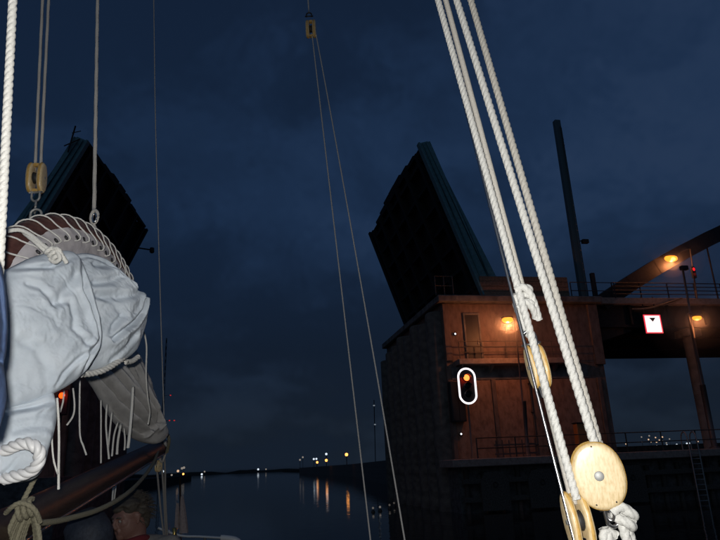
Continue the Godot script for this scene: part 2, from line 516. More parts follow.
# ------------------------------------------------------------------ rigging pieces
# a wooden pulley block: y along the pull, z across the cheeks
func pulley(root: Node3D, at: Vector3, up: Vector3, face: Vector3, a: float, b: float, cheek: float, gap: float, edge_mat: Material) -> void:
	var y := up.normalized()
	var z := (face - y * face.dot(y)).normalized()
	var bs := Basis(y.cross(z), y, z)
	for s: float in [-1.0, 1.0]:
		var st := new_st()
		oval(st, Transform3D(bs, at + z * s * (gap + cheek) * 0.5), a, b, cheek, cheek * 0.42)
		var ck := obj("cheek", st, M.block, root)
		st = new_st()
		oval(st, Transform3D(bs, at + z * s * (gap + cheek) * 0.5), a * 1.025, b * 1.02, cheek * 0.62, cheek * 0.3)
		obj("rim", st, edge_mat, ck)
		st = new_st()
		for q: Vector2 in [Vector2(-0.38, -0.80), Vector2(0.38, -0.80), Vector2(0.0, 0.88)]:
			ball(st, at + bs * Vector3(q.x * a, q.y * b, s * (gap * 0.5 + cheek + 0.0005)), Vector3.ONE * a * 0.035, 8)
		obj("rivet", st, M.dark_iron, ck)
	var e := new_st()
	for s: float in [-1.0, 1.0]:
		box(e, Transform3D(bs, at + y * s * b * 0.84), Vector3(a * 0.75, b * 0.2, gap + 0.001), 0.002)
	obj("spacer", e, edge_mat, root)
	var sh := new_st()
	var ax := Transform3D(Basis(bs.x, bs.z, -bs.y), at)
	lathe(sh, ax, [Vector2(0.001, gap * 0.42), Vector2(a * 0.72, gap * 0.42), Vector2(a * 0.60, 0.0), Vector2(a * 0.72, -gap * 0.42), Vector2(0.001, -gap * 0.42)], 24)
	var wheel := obj("sheave", sh, M.dark_iron, root)
	var p := new_st()
	var h := gap * 0.5 + cheek + 0.0022
	lathe(p, ax, [Vector2(0.0005, h), Vector2(a * 0.17, h), Vector2(a * 0.2, h - 0.0015), Vector2(a * 0.2, -h + 0.0015), Vector2(a * 0.17, -h), Vector2(0.0005, -h)], 20)
	obj("axle_pin", p, M.zinc, wheel)

func shackle(st: SurfaceTool, at: Vector3, up: Vector3, side: Vector3, w: float, h: float, r: float) -> void:
	var pts := []
	var y := up.normalized()
	var x := (side - y * side.dot(y)).normalized()
	pts.append(at - x * w - y * h)
	for i in 9:
		var a := PI - PI * i / 8.0
		pts.append(at + x * cos(a) * w + y * sin(a) * w)
	pts.append(at + x * w - y * h)
	tube(st, curve(pts, r), r, 8)
	rod(st, at - x * (w + r * 2.2) - y * (h - r), at + x * (w + r * 2.2) - y * (h - r), r * 0.9, 8)

func link(st: SurfaceTool, c: Vector3, up: Vector3, side: Vector3, w: float, h: float, r: float) -> void:
	var pts := PackedVector3Array()
	var y := up.normalized()
	var x := (side - y * side.dot(y)).normalized()
	for i in 29:
		var a := TAU * i / 28.0
		pts.append(c + x * cos(a) * w + y * sin(a) * h)
	tube(st, pts, r, 7)

# turns of cord wound round an axis, then an end that hangs free
func hitch(st: SurfaceTool, at: Vector3, axis: Vector3, r_in: float, r: float, turns: float, tail: Array, stretch := 2.1) -> void:
	var bs := frame(axis, Vector3(0, 0, 1))
	var pts := PackedVector3Array()
	var n := int(turns * 16)
	for i in n + 1:
		var a := TAU * i / 16.0
		pts.append(at + bs * Vector3(cos(a) * (r_in + r), (float(i) / n - 0.5) * turns * r * stretch, sin(a) * (r_in + r)))
	laid(st, curve(Array(pts), r * 0.55), r)
	if tail.size(): laid(st, curve(tail, r * 0.55), r)

# ------------------------------------------------------------------ lamps
func sodium_lamp(called: String, label: String, foot: Vector3, head: Vector3, arm_from: Vector3, r: float, energy: float, thick_to := 0.0, scale := 1.0) -> Node3D:
	var t := thing(called, label, "street lamp", foot, "sodium street lamps at the bridge")
	var st := new_st()
	if thick_to > 0.0:
		rod(st, foot, Vector3(arm_from.x, foot.y + thick_to, arm_from.z).lerp(foot, 0.0), r * 1.8, 12)
		lathe(st, Transform3D(Basis(), foot), [Vector2(r * 3.4, 0.0), Vector2(r * 3.4, 0.05), Vector2(r * 2.2, 0.12)], 14)
	rod(st, foot, arm_from, r, 10, r * 0.7)
	obj("pole", st, M.pole, t)
	st = new_st()
	var out := (head - arm_from); out.y = 0.0
	var mid := arm_from.lerp(head, 0.4) + Vector3(0, 0.12, 0)
	tube(st, curve([arm_from - Vector3(0, 0.25, 0), arm_from, mid, head + Vector3(0, 0.08, 0) - out.normalized() * 0.18 * scale], 0.08), r * 0.6, 8)
	var arm := obj("arm", st, M.pole, t)
	st = new_st()
	var o2 := out.normalized()
	ball(st, head + Vector3(0, 0.17, 0) * scale, Vector3(0.22 + absf(o2.x) * 0.22, 0.08, 0.22 + absf(o2.z) * 0.22) * scale)
	obj("lamp_hood", st, M.pole, arm)
	st = new_st()
	ball(st, head, Vector3(0.20 + absf(o2.x) * 0.20, 0.20, 0.20 + absf(o2.z) * 0.20) * scale, 16)
	obj("lamp_bowl", st, M.sodium, arm)
	st = new_st()
	ball(st, head + Vector3(0, -0.05, 0.07) * scale, Vector3(0.12 + absf(o2.x) * 0.09, 0.13, 0.15) * scale, 16)
	obj("lamp_bulb", st, M.sodium_core, arm)
	var l := OmniLight3D.new()
	l.name = "light"
	l.light_color = lin(1.0, 0.33, 0.12); l.light_energy = energy; l.light_size = 0.12
	l.omni_range = 80.0; l.omni_attenuation = 2.0
	l.shadow_enabled = true
	l.position = head - foot - Vector3(0, 0.20 * scale + 0.16, 0)
	t.add_child(l, true)
	return t

func far_lamp(label: String, at: Vector3, r: float, m: Material, group: String, ground := 2.2, pole_r := 0.12) -> Node3D:
	var t := thing("distant_lamp", label, "lamp", Vector3(at.x, ground, at.z), group)
	var st := new_st()
	rod(st, Vector3(at.x, ground, at.z), at - Vector3(0, r * 0.8, 0), pole_r, 6)
	obj("pole", st, M.rail_dark, t)
	st = new_st()
	lathe(st, Transform3D(Basis(), at), [Vector2(r * 0.3, r), Vector2(r, r * 0.5), Vector2(r, -r * 0.4), Vector2(r * 0.6, -r), Vector2(0.01, -r)], 10)
	obj("lamp_head", st, m, t)
	return t

# a railing along a line of points, posts every step
func railing(root: Node3D, a: Vector3, b: Vector3, h: float, step: float, rails: Array, r: float, m: Material) -> void:
	var n := maxi(1, int(round(a.distance_to(b) / step)))
	for i in n + 1:
		var p := a.lerp(b, float(i) / n)
		var st := new_st()
		bar(st, p, p + Vector3(0, h - r * 0.5, 0), r * 1.9, r * 1.9, 0.004)
		obj("post", st, m, root)
	for y: float in rails:
		var st := new_st()
		rod(st, a + Vector3(0, y, r * 0.6), b + Vector3(0, y, r * 0.6), r, 8)
		obj("rail", st, m, root)

# ------------------------------------------------------------------ the scene
func _ready() -> void:
	set_camera_and_light()
	make_materials()
	build_setting()
	build_right_pier()
	build_bridge_leaves()
	build_fixed_bridge()
	build_left_bank()
	build_far_lights()
	build_lamp_halos()
	build_boat()
	build_sail()
	build_left_lines()
	build_right_tackles()
	build_people()

func set_camera_and_light() -> void:
	var cam := Camera3D.new()
	cam.name = "Camera"
	cam.fov = 46.66
	cam.near = 0.05; cam.far = 4000.0
	cam.position = Vector3(0, 2.8, 0)
	cam.rotation_order = EULER_ORDER_YXZ
	cam.rotation_degrees = Vector3(17.4, -11.3, -2.5)
	add_child(cam)
	cam.current = true

	# overcast night sky just after dusk: a blue vault with drifting cloud
	var w := 1024
	var h := 512
	var img := Image.create(w, h, false, Image.FORMAT_RGBF)
	var n := FastNoiseLite.new()
	n.seed = 21; n.frequency = 0.9; n.fractal_octaves = 5; n.fractal_gain = 0.5
	n.domain_warp_enabled = true; n.domain_warp_amplitude = 0.5; n.domain_warp_frequency = 0.7
	for y in h:
		var el := PI / 2 - PI * (y + 0.5) / h
		var up := sin(el)
		var base := Vector3(0.0082, 0.0134, 0.0225).lerp(Vector3(0.0100, 0.0238, 0.0575), smoothstep(0.0, 0.40, up)).lerp(Vector3(0.0080, 0.0172, 0.0425), smoothstep(0.42, 1.0, up))
		for x in w:
			var az := TAU * ((x + 0.5) / w - 0.5)
			var d := Vector3(sin(az) * cos(el), up, -cos(az) * cos(el))
			var s := d / (maxf(up, 0.0) + 0.22)
			var c := n.get_noise_3d(s.x * 0.85, s.y * 0.4, s.z * 0.85)
			var g := smoothstep(-0.30, 0.40, c)
			var col := base * lerpf(0.70, 1.26, g)
			# a paler bank of cloud stands ahead, thinner banks all round
			var bank := exp(-pow((rad_to_deg(az) + 1.0) / 17.0, 2.0) - pow((rad_to_deg(el) - 21.5 + 0.12 * rad_to_deg(az)) / 6.0, 2.0)) * smoothstep(-0.22, 0.30, n.get_noise_3d(d.x * 3.4, d.y * 9.0, d.z * 3.4 + 5.0))
			col += Vector3(0.0190, 0.0225, 0.0265) * bank
			col += Vector3(0.0050, 0.0062, 0.0080) * smoothstep(0.15, 0.5, c) * smoothstep(0.02, 0.3, up)
			if up < 0.0: col = Vector3(0.0045, 0.0060, 0.0090)
			img.set_pixel(x, y, Color(col.x, col.y, col.z))
	var pm := PanoramaSkyMaterial.new()
	pm.panorama = ImageTexture.create_from_image(img)
	var sky := Sky.new()
	sky.sky_material = pm
	var env := Environment.new()
	env.background_mode = Environment.BG_SKY
	env.sky = sky
	env.tonemap_mode = Environment.TONE_MAPPER_LINEAR
	env.tonemap_exposure = 1.0
	env.volumetric_fog_enabled = true; env.volumetric_fog_density = 0.0
	env.sdfgi_enabled = true; env.ssao_enabled = true; env.ssil_enabled = true
	var we := WorldEnvironment.new()
	we.name = "WorldEnvironment"
	we.environment = env
	add_child(we)

	# last light of dusk through the overcast
	var sun := DirectionalLight3D.new()
	sun.name = "DuskLight"
	sun.light_color = Color(0.75, 0.88, 1.0); sun.light_energy = 0.024; sun.light_angular_distance = 60.0
	sun.rotation_degrees = Vector3(-25, -34, 0)
	sun.shadow_enabled = true
	add_child(sun)

	# the flash of the hand-held camera
	var fl := SpotLight3D.new()
	fl.name = "CameraFlash"
	fl.light_color = Color(1.0, 0.985, 0.96); fl.light_energy = 3.2; fl.light_size = 0.012
	fl.spot_angle = 46.0; fl.spot_angle_attenuation = 0.5; fl.spot_range = 200.0; fl.spot_attenuation = 2.0
	fl.shadow_enabled = true
	fl.position = cam.position + Vector3(-0.032, 0.045, -0.03)
	fl.rotation_order = EULER_ORDER_YXZ
	fl.rotation_degrees = cam.rotation_degrees
	add_child(fl)

func build_setting() -> void:
	# water: one sheet out to the horizon
	var st := new_st()
	st.set_smooth_group(-1)
	var xs := [-2600.0, -400.0, -60.0, 0.0, 60.0, 400.0, 2600.0]
	var zs := [200.0, 0.0, -40.0, -200.0, -800.0, -3200.0]
	for i in xs.size() - 1:
		for j in zs.size() - 1:
			quad(st, Vector3(xs[i], 0, zs[j]), Vector3(xs[i], 0, zs[j + 1]), Vector3(xs[i + 1], 0, zs[j + 1]), Vector3(xs[i + 1], 0, zs[j]))
	var wm := mat(lin(0.012, 0.017, 0.019), 0.035)
	wm.uv1_triplanar = true; wm.uv1_world_triplanar = true
	wm.uv1_scale = Vector3.ONE * 0.055
	wm.normal_enabled = true; wm.normal_scale = 0.075
	wm.normal_texture = noise_tex(0.012, [], 44, 5, 1024, true, 5.0)
	struct("water", st, wm)

	# far shore along the horizon, low and wooded
	st = new_st()
	var nn := FastNoiseLite.new(); nn.seed = 9; nn.frequency = 0.013; nn.fractal_octaves = 5
	var rows := []
	for k in 3:
		var ring := PackedVector3Array()
		for i in 301:
			var x := -1700.0 + i * 12.0
			var hgt := 4.5 + 5.0 * nn.get_noise_1d(x) + 1.8 * nn.get_noise_1d(x * 7.0)
			ring.append(Vector3(x, [0.0, maxf(hgt, 1.2), 1.0][k], [-1150.0, -1165.0, -1400.0][k]))
		rows.append(ring)
	sheet(st, rows, false)
	struct("far_shore", st, M.land)

	# harbour ground behind the right quay and the mole that runs out from it
	st = new_st()
	abox(st, Vector3(24.0, -1, -44), Vector3(900, 2.0, -62))
	abox(st, Vector3(60.0, -1, -62.001), Vector3(900, 2.0, -900))
	struct("harbour_ground", st, M.land)
	st = new_st()
	var mole := PackedVector2Array([Vector2(13.5, 52.0), Vector2(21.1, 90.0), Vector2(32.0, 186.0), Vector2(39.6, 430.0), Vector2(62, 430), Vector2(60.5, 60.0), Vector2(40, 52.0)])
	prism(st, mole, Transform3D(Basis(Vector3(1, 0, 0), Vector3(0, 0, -1), Vector3(0, 1, 0)), Vector3.ZERO), -1.0, 3.5)
	struct("harbour_mole", st, M.quay)
	# left shore
	st = new_st()
	abox(st, Vector3(-900, -1, -60), Vector3(-22, 2.0, -330))
	struct("left_shore_ground", st, M.land)
	st = new_st()
	abox(st, Vector3(-700, -1, -520), Vector3(-105, 3.0, -900))
	struct("left_far_bank", st, M.land)

func pier_block(root: Node3D, x0: float, x1: float, sgn: float) -> void:
	# body, ribs on the channel face, roof slab
	var st := new_st()
	abox(st, Vector3(x0, -2, -54), Vector3(x1, 12.75, -38), 0.05)
	obj("wall", st, M.concrete, root)
	var edge := x0 if sgn > 0 else x1
	for i in 8:
		st = new_st()
		var z := -39.0 - i * 2.0
		var top := 12.3 - 0.35 * (i % 2) - (0.5 if i > 5 else 0.0)
		lathe(st, Transform3D(Basis(), Vector3(edge - sgn * 0.05, 0, z)), [Vector2(0.78, -2.0), Vector2(0.78, top - 0.1), Vector2(0.7, top), Vector2(0.001, top)], 18)
		obj("rib", st, M.pier_rib, root)
	st = new_st()
	abox(st, Vector3(edge - sgn * 0.04, -2, -38.56), Vector3(edge + sgn * 0.02, 12.2, -53.9))
	obj("channel_face", st, M.concrete_dark, root)
	st = new_st()
	abox(st, Vector3(x0 - 0.35, 12.75, -54.3), Vector3(x1 + 0.35, 13.2, -37.5), 0.05)
	obj("roof", st, M.concrete_dark, root)

func build_right_pier() -> void:
	var t := thing("bridge_pier", "tall reddish concrete bridge pier lit orange by a street lamp", "bridge pier", Vector3(12.9, 0, -38))
	pier_block(t, 12.9, 23.9, 1.0)
	# balcony shade painted as a darker strip, pilasters and panels of the front
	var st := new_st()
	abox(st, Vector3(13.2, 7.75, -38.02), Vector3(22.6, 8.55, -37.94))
	obj("painted_shadow_band", st, M.concrete_dark, t)
	for x: float in [13.05, 15.9, 19.3, 23.3]:
		st = new_st()
		abox(st, Vector3(x - 0.14, 2.96, -38.02), Vector3(x + 0.14, 7.72, -37.86), 0.02)
		obj("pilaster", st, M.concrete, t)
	st = new_st()
	abox(st, Vector3(23.25, 8.6, -38.02), Vector3(23.95, 12.7, -37.84), 0.02)
	obj("pilaster", st, M.concrete, t)
	st = new_st()
	abox(st, Vector3(12.92, 8.95, -38.02), Vector3(13.35, 12.7, -37.88), 0.02)
	obj("pilaster", st, M.concrete, t)
	# lamp pool put into the colour: lighter, more orange lower front between the pilasters
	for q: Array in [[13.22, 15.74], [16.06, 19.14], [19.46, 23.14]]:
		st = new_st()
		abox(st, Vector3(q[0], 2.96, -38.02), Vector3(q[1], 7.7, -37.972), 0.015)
		obj("warm_pool_wall", st, M.warm_pool, t)
	# pour lines, a downpipe with its clips, a cable run
	for y: float in [8.75, 10.9]:
		st = new_st()
		abox(st, Vector3(13.4, y, -38.02), Vector3(23.2, y + 0.05, -37.985), 0.01)
		obj("pour_line", st, M.concrete, t)
	var dp := new_st()
	rod(dp, Vector3(18.35, 2.95, -37.86), Vector3(18.35, 12.7, -37.86), 0.06, 10)
	var pipe := obj("downpipe", dp, M.rail_dark, t)
	for y: float in [3.6, 5.6, 7.4, 9.6, 11.4]:
		st = new_st()
		abox(st, Vector3(18.26, y, -38.0), Vector3(18.44, y + 0.06, -37.78), 0.01)
		obj("clip", st, M.rail_dark, pipe)
	# door to the balcony and dark windows
	st = new_st()
	abox(st, Vector3(14.40, 8.99, -38.03), Vector3(15.30, 11.95, -37.93))
	var door := obj("door", st, M.black, t)
	st = new_st()
	rod(st, Vector3(15.15, 10.0, -37.9), Vector3(15.15, 10.25, -37.9), 0.025, 8)
	obj("handle", st, M.zinc, door)
	st = new_st()
	for b: Array in [[Vector3(14.28, 8.99, -38.0), Vector3(14.40, 12.07, -37.88)], [Vector3(15.30, 8.99, -38.0), Vector3(15.42, 12.07, -37.88)], [Vector3(14.40, 11.95, -38.0), Vector3(15.30, 12.07, -37.88)]]:
		abox(st, b[0], b[1], 0.01)
	obj("frame", st, M.concrete_dark, door)
	# balcony slab with its railing
	st = new_st()
	abox(st, Vector3(13.5, 8.62, -38.03), Vector3(21.6, 8.97, -37.2), 0.03)
	var bal := obj("balcony", st, M.slab, t)
	for x: float in [13.8, 15.8, 18.0, 20.2, 21.3]:
		st = new_st()
		prism(st, PackedVector2Array([Vector2(0, 0), Vector2(0.7, 0), Vector2(0, -0.5)]), Transform3D(Basis(Vector3(0, 0, 1), Vector3(0, 1, 0), Vector3(-1, 0, 0)), Vector3(x, 8.62, -38.0)), -0.08, 0.08)
		obj("bracket", st, M.concrete_dark, bal)
	var rl := thing("balcony_railing", "thin brown steel railing on the pier balcony above the signal", "railing", Vector3(13.2, 8.97, -36.8))
	railing(rl, Vector3(13.6, 8.97, -37.28), Vector3(21.5, 8.97, -37.28), 1.1, 1.65, [0.4, 0.75, 1.1], 0.025, M.rail)
	# parapet of boards on the roof
	var pb := thing("roof_parapet", "low boarded parapet of brown planks on the pier roof", "parapet", Vector3(15.7, 13.2, -38.0))
	for k in 4:
		st = new_st()
		abox(st, Vector3(15.7, 13.215 + k * 0.36, -38.0), Vector3(22.1, 13.56 + k * 0.36, -37.92 - 0.02 * (k % 2)), 0.01)
		obj("plank", st, M.board, pb)
	for x: float in [15.9, 17.4, 18.9, 20.4, 21.9]:
		st = new_st()
		abox(st, Vector3(x - 0.05, 13.2, -38.12), Vector3(x + 0.05, 14.62, -38.0))
		obj("post", st, M.rail, pb)
	var rr := thing("roof_railing", "open steel railing on the roof edge beside the boarded parapet", "railing", Vector3(22.2, 13.2, -38.0))
	railing(rr, Vector3(22.3, 13.2, -38.0), Vector3(25.6, 13.2, -38.0), 1.1, 1.6, [0.5, 1.1], 0.03, M.rail_dark)
	var r2 := thing("roof_railing", "short pale steel railing on the channel corner of the pier roof", "railing", Vector3(12.4, 13.2, -38.0))
	railing(r2, Vector3(12.5, 13.2, -37.7), Vector3(13.7, 13.2, -37.7), 1.35, 0.6, [0.65, 1.3], 0.03, M.rail)
	# dark meter cabinet on the pier's corner below the signal
	var cb := thing("wall_cabinet", "dark grey steel cabinet on the pier corner behind the signal", "cabinet", Vector3(13.2, 5.2, -37.9))
	st = new_st()
	abox(st, Vector3(12.85, 5.15, -37.96), Vector3(13.75, 7.6, -37.45), 0.03)
	obj("body", st, M.dark_iron, cb)
	for x: float in [12.89, 13.31]:
		st = new_st()
		abox(st, Vector3(x, 5.22, -37.46), Vector3(x + 0.40, 7.52, -37.43), 0.01)
		obj("door", st, M.dark_iron, cb)
	# small white reflectors on the wall, their flash return added as glow
	for k in 2:
		var p: Vector3 = [Vector3(13.631, 10.683, -37.900), Vector3(13.448, 4.438, -37.900)][k]
		var b := thing("wall_reflector", ["small white reflector with added glow beside the upper pier door", "small white reflector with added glow low on the pier above the quay"][k], "lamp", p, "white glowing reflectors on the pier")
		st = new_st()
		lathe(st, Transform3D(Basis(Vector3.RIGHT, PI / 2), p - Vector3(0, 0, 0.02)), [Vector2(0.11, -0.06), Vector2(0.11, 0.02), Vector2(0.08, 0.05)], 14)
		obj("housing", st, M.dark_iron, b)
		st = new_st()
		ball(st, p + Vector3(0, 0, 0.05), Vector3(0.055, 0.055, 0.03))
		obj("reflector_glow", st, glow(Color(0.95, 0.97, 1.0), 2.2), b)  # reflector, not a lamp; emission stands in for returned flash
	build_signal()
	# quay platform round the pier with its front wall
	st = new_st()
	abox(st, Vector3(12.0, 2.5, -38.2), Vector3(70.0, 2.95, -35.6), 0.04)
	abox(st, Vector3(24.0, 2.5, -46), Vector3(70.0, 2.946, -38.2))
	var q := struct("quay_platform", st, M.slab)
	st = new_st()
	abox(st, Vector3(12.5, -2, -38.1), Vector3(70.0, 2.5, -36.3))
	struct("quay_wall", st, M.quay)
	var fp := thing("quay_fender", "row of dark timber fender piles along the quay wall", "fender", Vector3(12.6, 0, -36.2))
	for i in 24:
		st = new_st()
		var x := 12.9 + i * 1.05
		rod(st, Vector3(x, -1.5, -36.12), Vector3(x, 2.35 - 0.1 * (i % 3), -36.12), 0.15, 8)
		obj("pile", st, M.timber, fp)
	for y: float in [0.7, 1.7]:
		st = new_st()
		abox(st, Vector3(12.6, y - 0.14, -36.02), Vector3(37.6, y + 0.14, -35.8), 0.03)
		obj("waling", st, M.timber, fp)
	# pale panels of old tyres' wear between
	for i in 4:
		var tp := thing("mooring_recess", ["pale concrete mooring recess nearest the pier corner", "pale concrete mooring recess second along from the pier corner", "pale concrete mooring recess under the lamp post", "pale concrete mooring recess left of the quay ladder"][i], "recess", Vector3(14.2 + i * 3.0, 0.2, -35.9), "mooring recesses in the quay wall")
		var x: float = 13.6 + i * 2.9
		st = new_st()
		prism(st, PackedVector2Array([Vector2(x, 0.1), Vector2(x + 1.7, 0.1), Vector2(x + 1.7, 1.7), Vector2(x + 1.4, 2.2), Vector2(x + 0.3, 2.2), Vector2(x, 1.7)]), Transform3D(), -35.79, -35.7)
		obj("plate", st, M.timber, tp)
		st = new_st()
		link(st, Vector3(x + 0.85, 1.5, -35.66), Vector3.UP, Vector3.RIGHT, 0.12, 0.14, 0.025)
		obj("ring", st, M.dark_iron, tp)
	# railing along the quay edge
	var qr := thing("quay_railing", "long brown steel railing along the edge of the quay platform", "railing", Vector3(13.6, 2.95, -35.8))
	railing(qr, Vector3(13.6, 2.95, -35.8), Vector3(47.2, 2.95, -35.8), 1.15, 2.4, [0.55, 1.13], 0.032, M.rail)
	# low pickets inside the railing under the pier wall
	var pk := thing("picket_gate", "low picket gate on the quay against the orange pier wall", "gate", Vector3(15.2, 2.95, -36.8))
	for i in 7:
		st = new_st()
		bar(st, Vector3(15.2 + i * 0.42, 2.95, -36.8), Vector3(15.2 + i * 0.42, 3.95, -36.8), 0.06, 0.04, 0.004)
		obj("picket", st, M.pole, pk)
	st = new_st()
	abox(st, Vector3(15.1, 3.62, -36.86), Vector3(17.9, 3.72, -36.82)); abox(st, Vector3(15.1, 3.1, -36.86), Vector3(17.9, 3.2, -36.82))
	obj("rail", st, M.pole, pk)
	# orange cabinet
	var oc := thing("switch_cabinet", "small orange brown switch cabinet standing on the quay by the pier", "cabinet", Vector3(20.8, 2.95, -36.6))
	st = new_st()
	abox(st, Vector3(20.4, 3.05, -36.9), Vector3(21.1, 4.75, -36.4), 0.03)
	obj("body", st, mat(lin(0.42, 0.18, 0.06), 0.5), oc)
	st = new_st()
	abox(st, Vector3(20.36, 4.75, -36.94), Vector3(21.14, 4.83, -36.34), 0.02)
	obj("lid", st, M.dark_iron, oc)
	st = new_st()
	abox(st, Vector3(20.44, 2.95, -36.86), Vector3(21.06, 3.05, -36.44))
	obj("plinth", st, M.quay, oc)
	# ladder with hooped grips
	var ld := thing("quay_ladder", "steel ladder with hooped hand grips hanging down the quay wall", "ladder", Vector3(27.4, 2.95, -35.6))
	for s: float in [0.0, 0.62]:
		st = new_st()
		tube(st, curve([Vector3(27.1 + s, -0.6, -35.4), Vector3(27.1 + s, 1.2, -35.4), Vector3(27.1 + s, 2.9, -35.4), Vector3(27.1 + s, 3.75, -35.45), Vector3(27.15 + s, 4.0, -35.75), Vector3(27.2 + s, 3.75, -36.1), Vector3(27.2 + s, 2.95, -36.15)], 0.1), 0.04, 8)
		obj("stile", st, M.zinc, ld)
	for k in 11:
		st = new_st()
		rod(st, Vector3(27.1, -0.3 + k * 0.3, -35.4), Vector3(27.72, -0.3 + k * 0.3, -35.4), 0.022, 6)
		obj("rung", st, M.zinc, ld)
	# lamp in front of the pier, the tall one by the bridge and the one on the bridge
	sodium_lamp("street_lamp", "lit orange street lamp in front of the pier wall, arm to the left", Vector3(16.95, 2.95, -36.4), Vector3(16.206, 11.029, -35.400), Vector3(16.968, 11.040, -36.000), 0.06, 7.0, 3.2)
	sodium_lamp("street_lamp", "lit orange lamp on a tall quay post below the bridge deck, arm to the right", Vector3(29.75, 2.95, -36.5), Vector3(30.250, 11.387, -36.300), Vector3(29.789, 11.711, -36.500), 0.10, 1.6, 4.0, 0.85)
	# camera box on the quay post's thin extension
	var cp := thing("camera_post", "thin post with a small dark camera box rising past the bridge deck", "camera post", Vector3(29.3, 3, -37.2))
	st = new_st()
	rod(st, Vector3(30.157, 10.122, -36.800), Vector3(30.339, 15.087, -36.800), 0.07, 8)
	obj("pole", st, M.pole, cp)
	st = new_st()
	box(st, Transform3D(Basis(), Vector3(30.458, 15.089, -36.800)), Vector3(0.55, 0.32, 0.3), 0.04)
	obj("camera_box", st, M.dark_iron, cp)

func build_signal() -> void:
	# traffic signal for shipping: dark board, reflective white rim given a glow for the flash, red lamp on
	var c := Vector3(13.636, 7.193, -36.600)
	var t := thing("traffic_signal", "ship traffic signal, black rounded board with white reflective rim made to glow and red light on", "signal", Vector3(c.x, 2.95, c.z))
	var st := new_st()
	rod(st, Vector3(c.x, 2.95, c.z - 0.12), Vector3(c.x, c.y + 0.4, c.z - 0.12), 0.055, 10)
	obj("post", st, M.pole, t)
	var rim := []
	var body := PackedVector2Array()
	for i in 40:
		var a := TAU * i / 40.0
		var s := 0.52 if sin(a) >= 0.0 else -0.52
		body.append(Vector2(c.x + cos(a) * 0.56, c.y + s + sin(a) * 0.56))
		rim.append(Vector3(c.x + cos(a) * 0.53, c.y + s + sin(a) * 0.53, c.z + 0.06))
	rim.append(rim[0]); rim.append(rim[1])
	st = new_st()
	prism(st, body, Transform3D(), c.z - 0.06, c.z + 0.03)
	var board := obj("board", st, M.black, t)
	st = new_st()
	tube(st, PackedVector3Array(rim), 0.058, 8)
	obj("flash_glow_rim", st, glow(Color(1.0, 0.96, 0.98), 1.5), board)  # glow added for the flash light this rim throws back
	for k in 3:
		var p := Vector3(c.x, c.y + 0.5 - k * 0.5, c.z + 0.03)
		st = new_st()
		lathe(st, Transform3D(Basis(Vector3.RIGHT, PI / 2), p), [Vector2(0.23, 0.0), Vector2(0.23, 0.06), Vector2(0.2, 0.06), Vector2(0.19, 0.0)], 18)
		var hood := []
		for i in 13: hood.append(0.1 + (PI - 0.2) * i / 12.0)
		var near := PackedVector3Array(); var far := PackedVector3Array()
		for a: float in hood:
			near.append(p + Vector3(cos(a) * 0.23, sin(a) * 0.23, 0.0)); far.append(p + Vector3(cos(a) * 0.23, sin(a) * 0.23 - 0.02, 0.26))
		sheet(st, [near, far], false)
		obj("visor", st, M.dark_iron, board)
		st = new_st()
		ball(st, p + Vector3(0, 0, 0.02), Vector3(0.19, 0.19, 0.05), 16)
		var lens := obj("signal_lens", st, glow(lin(1.0, 0.17, 0.03), 3.5) if k == 0 else M.glass_dark, board)
		if k == 0:
			lens.set_meta("label", "glowing red lens")
			var l := OmniLight3D.new()
			l.name = "light"; l.light_color = Color(1.0, 0.2, 0.05); l.light_energy = 0.5; l.light_size = 0.1
			l.omni_range = 30.0; l.omni_attenuation = 2.0; l.shadow_enabled = true
			l.position = p + Vector3(0, 0, 0.32) - t.position
			t.add_child(l, true)

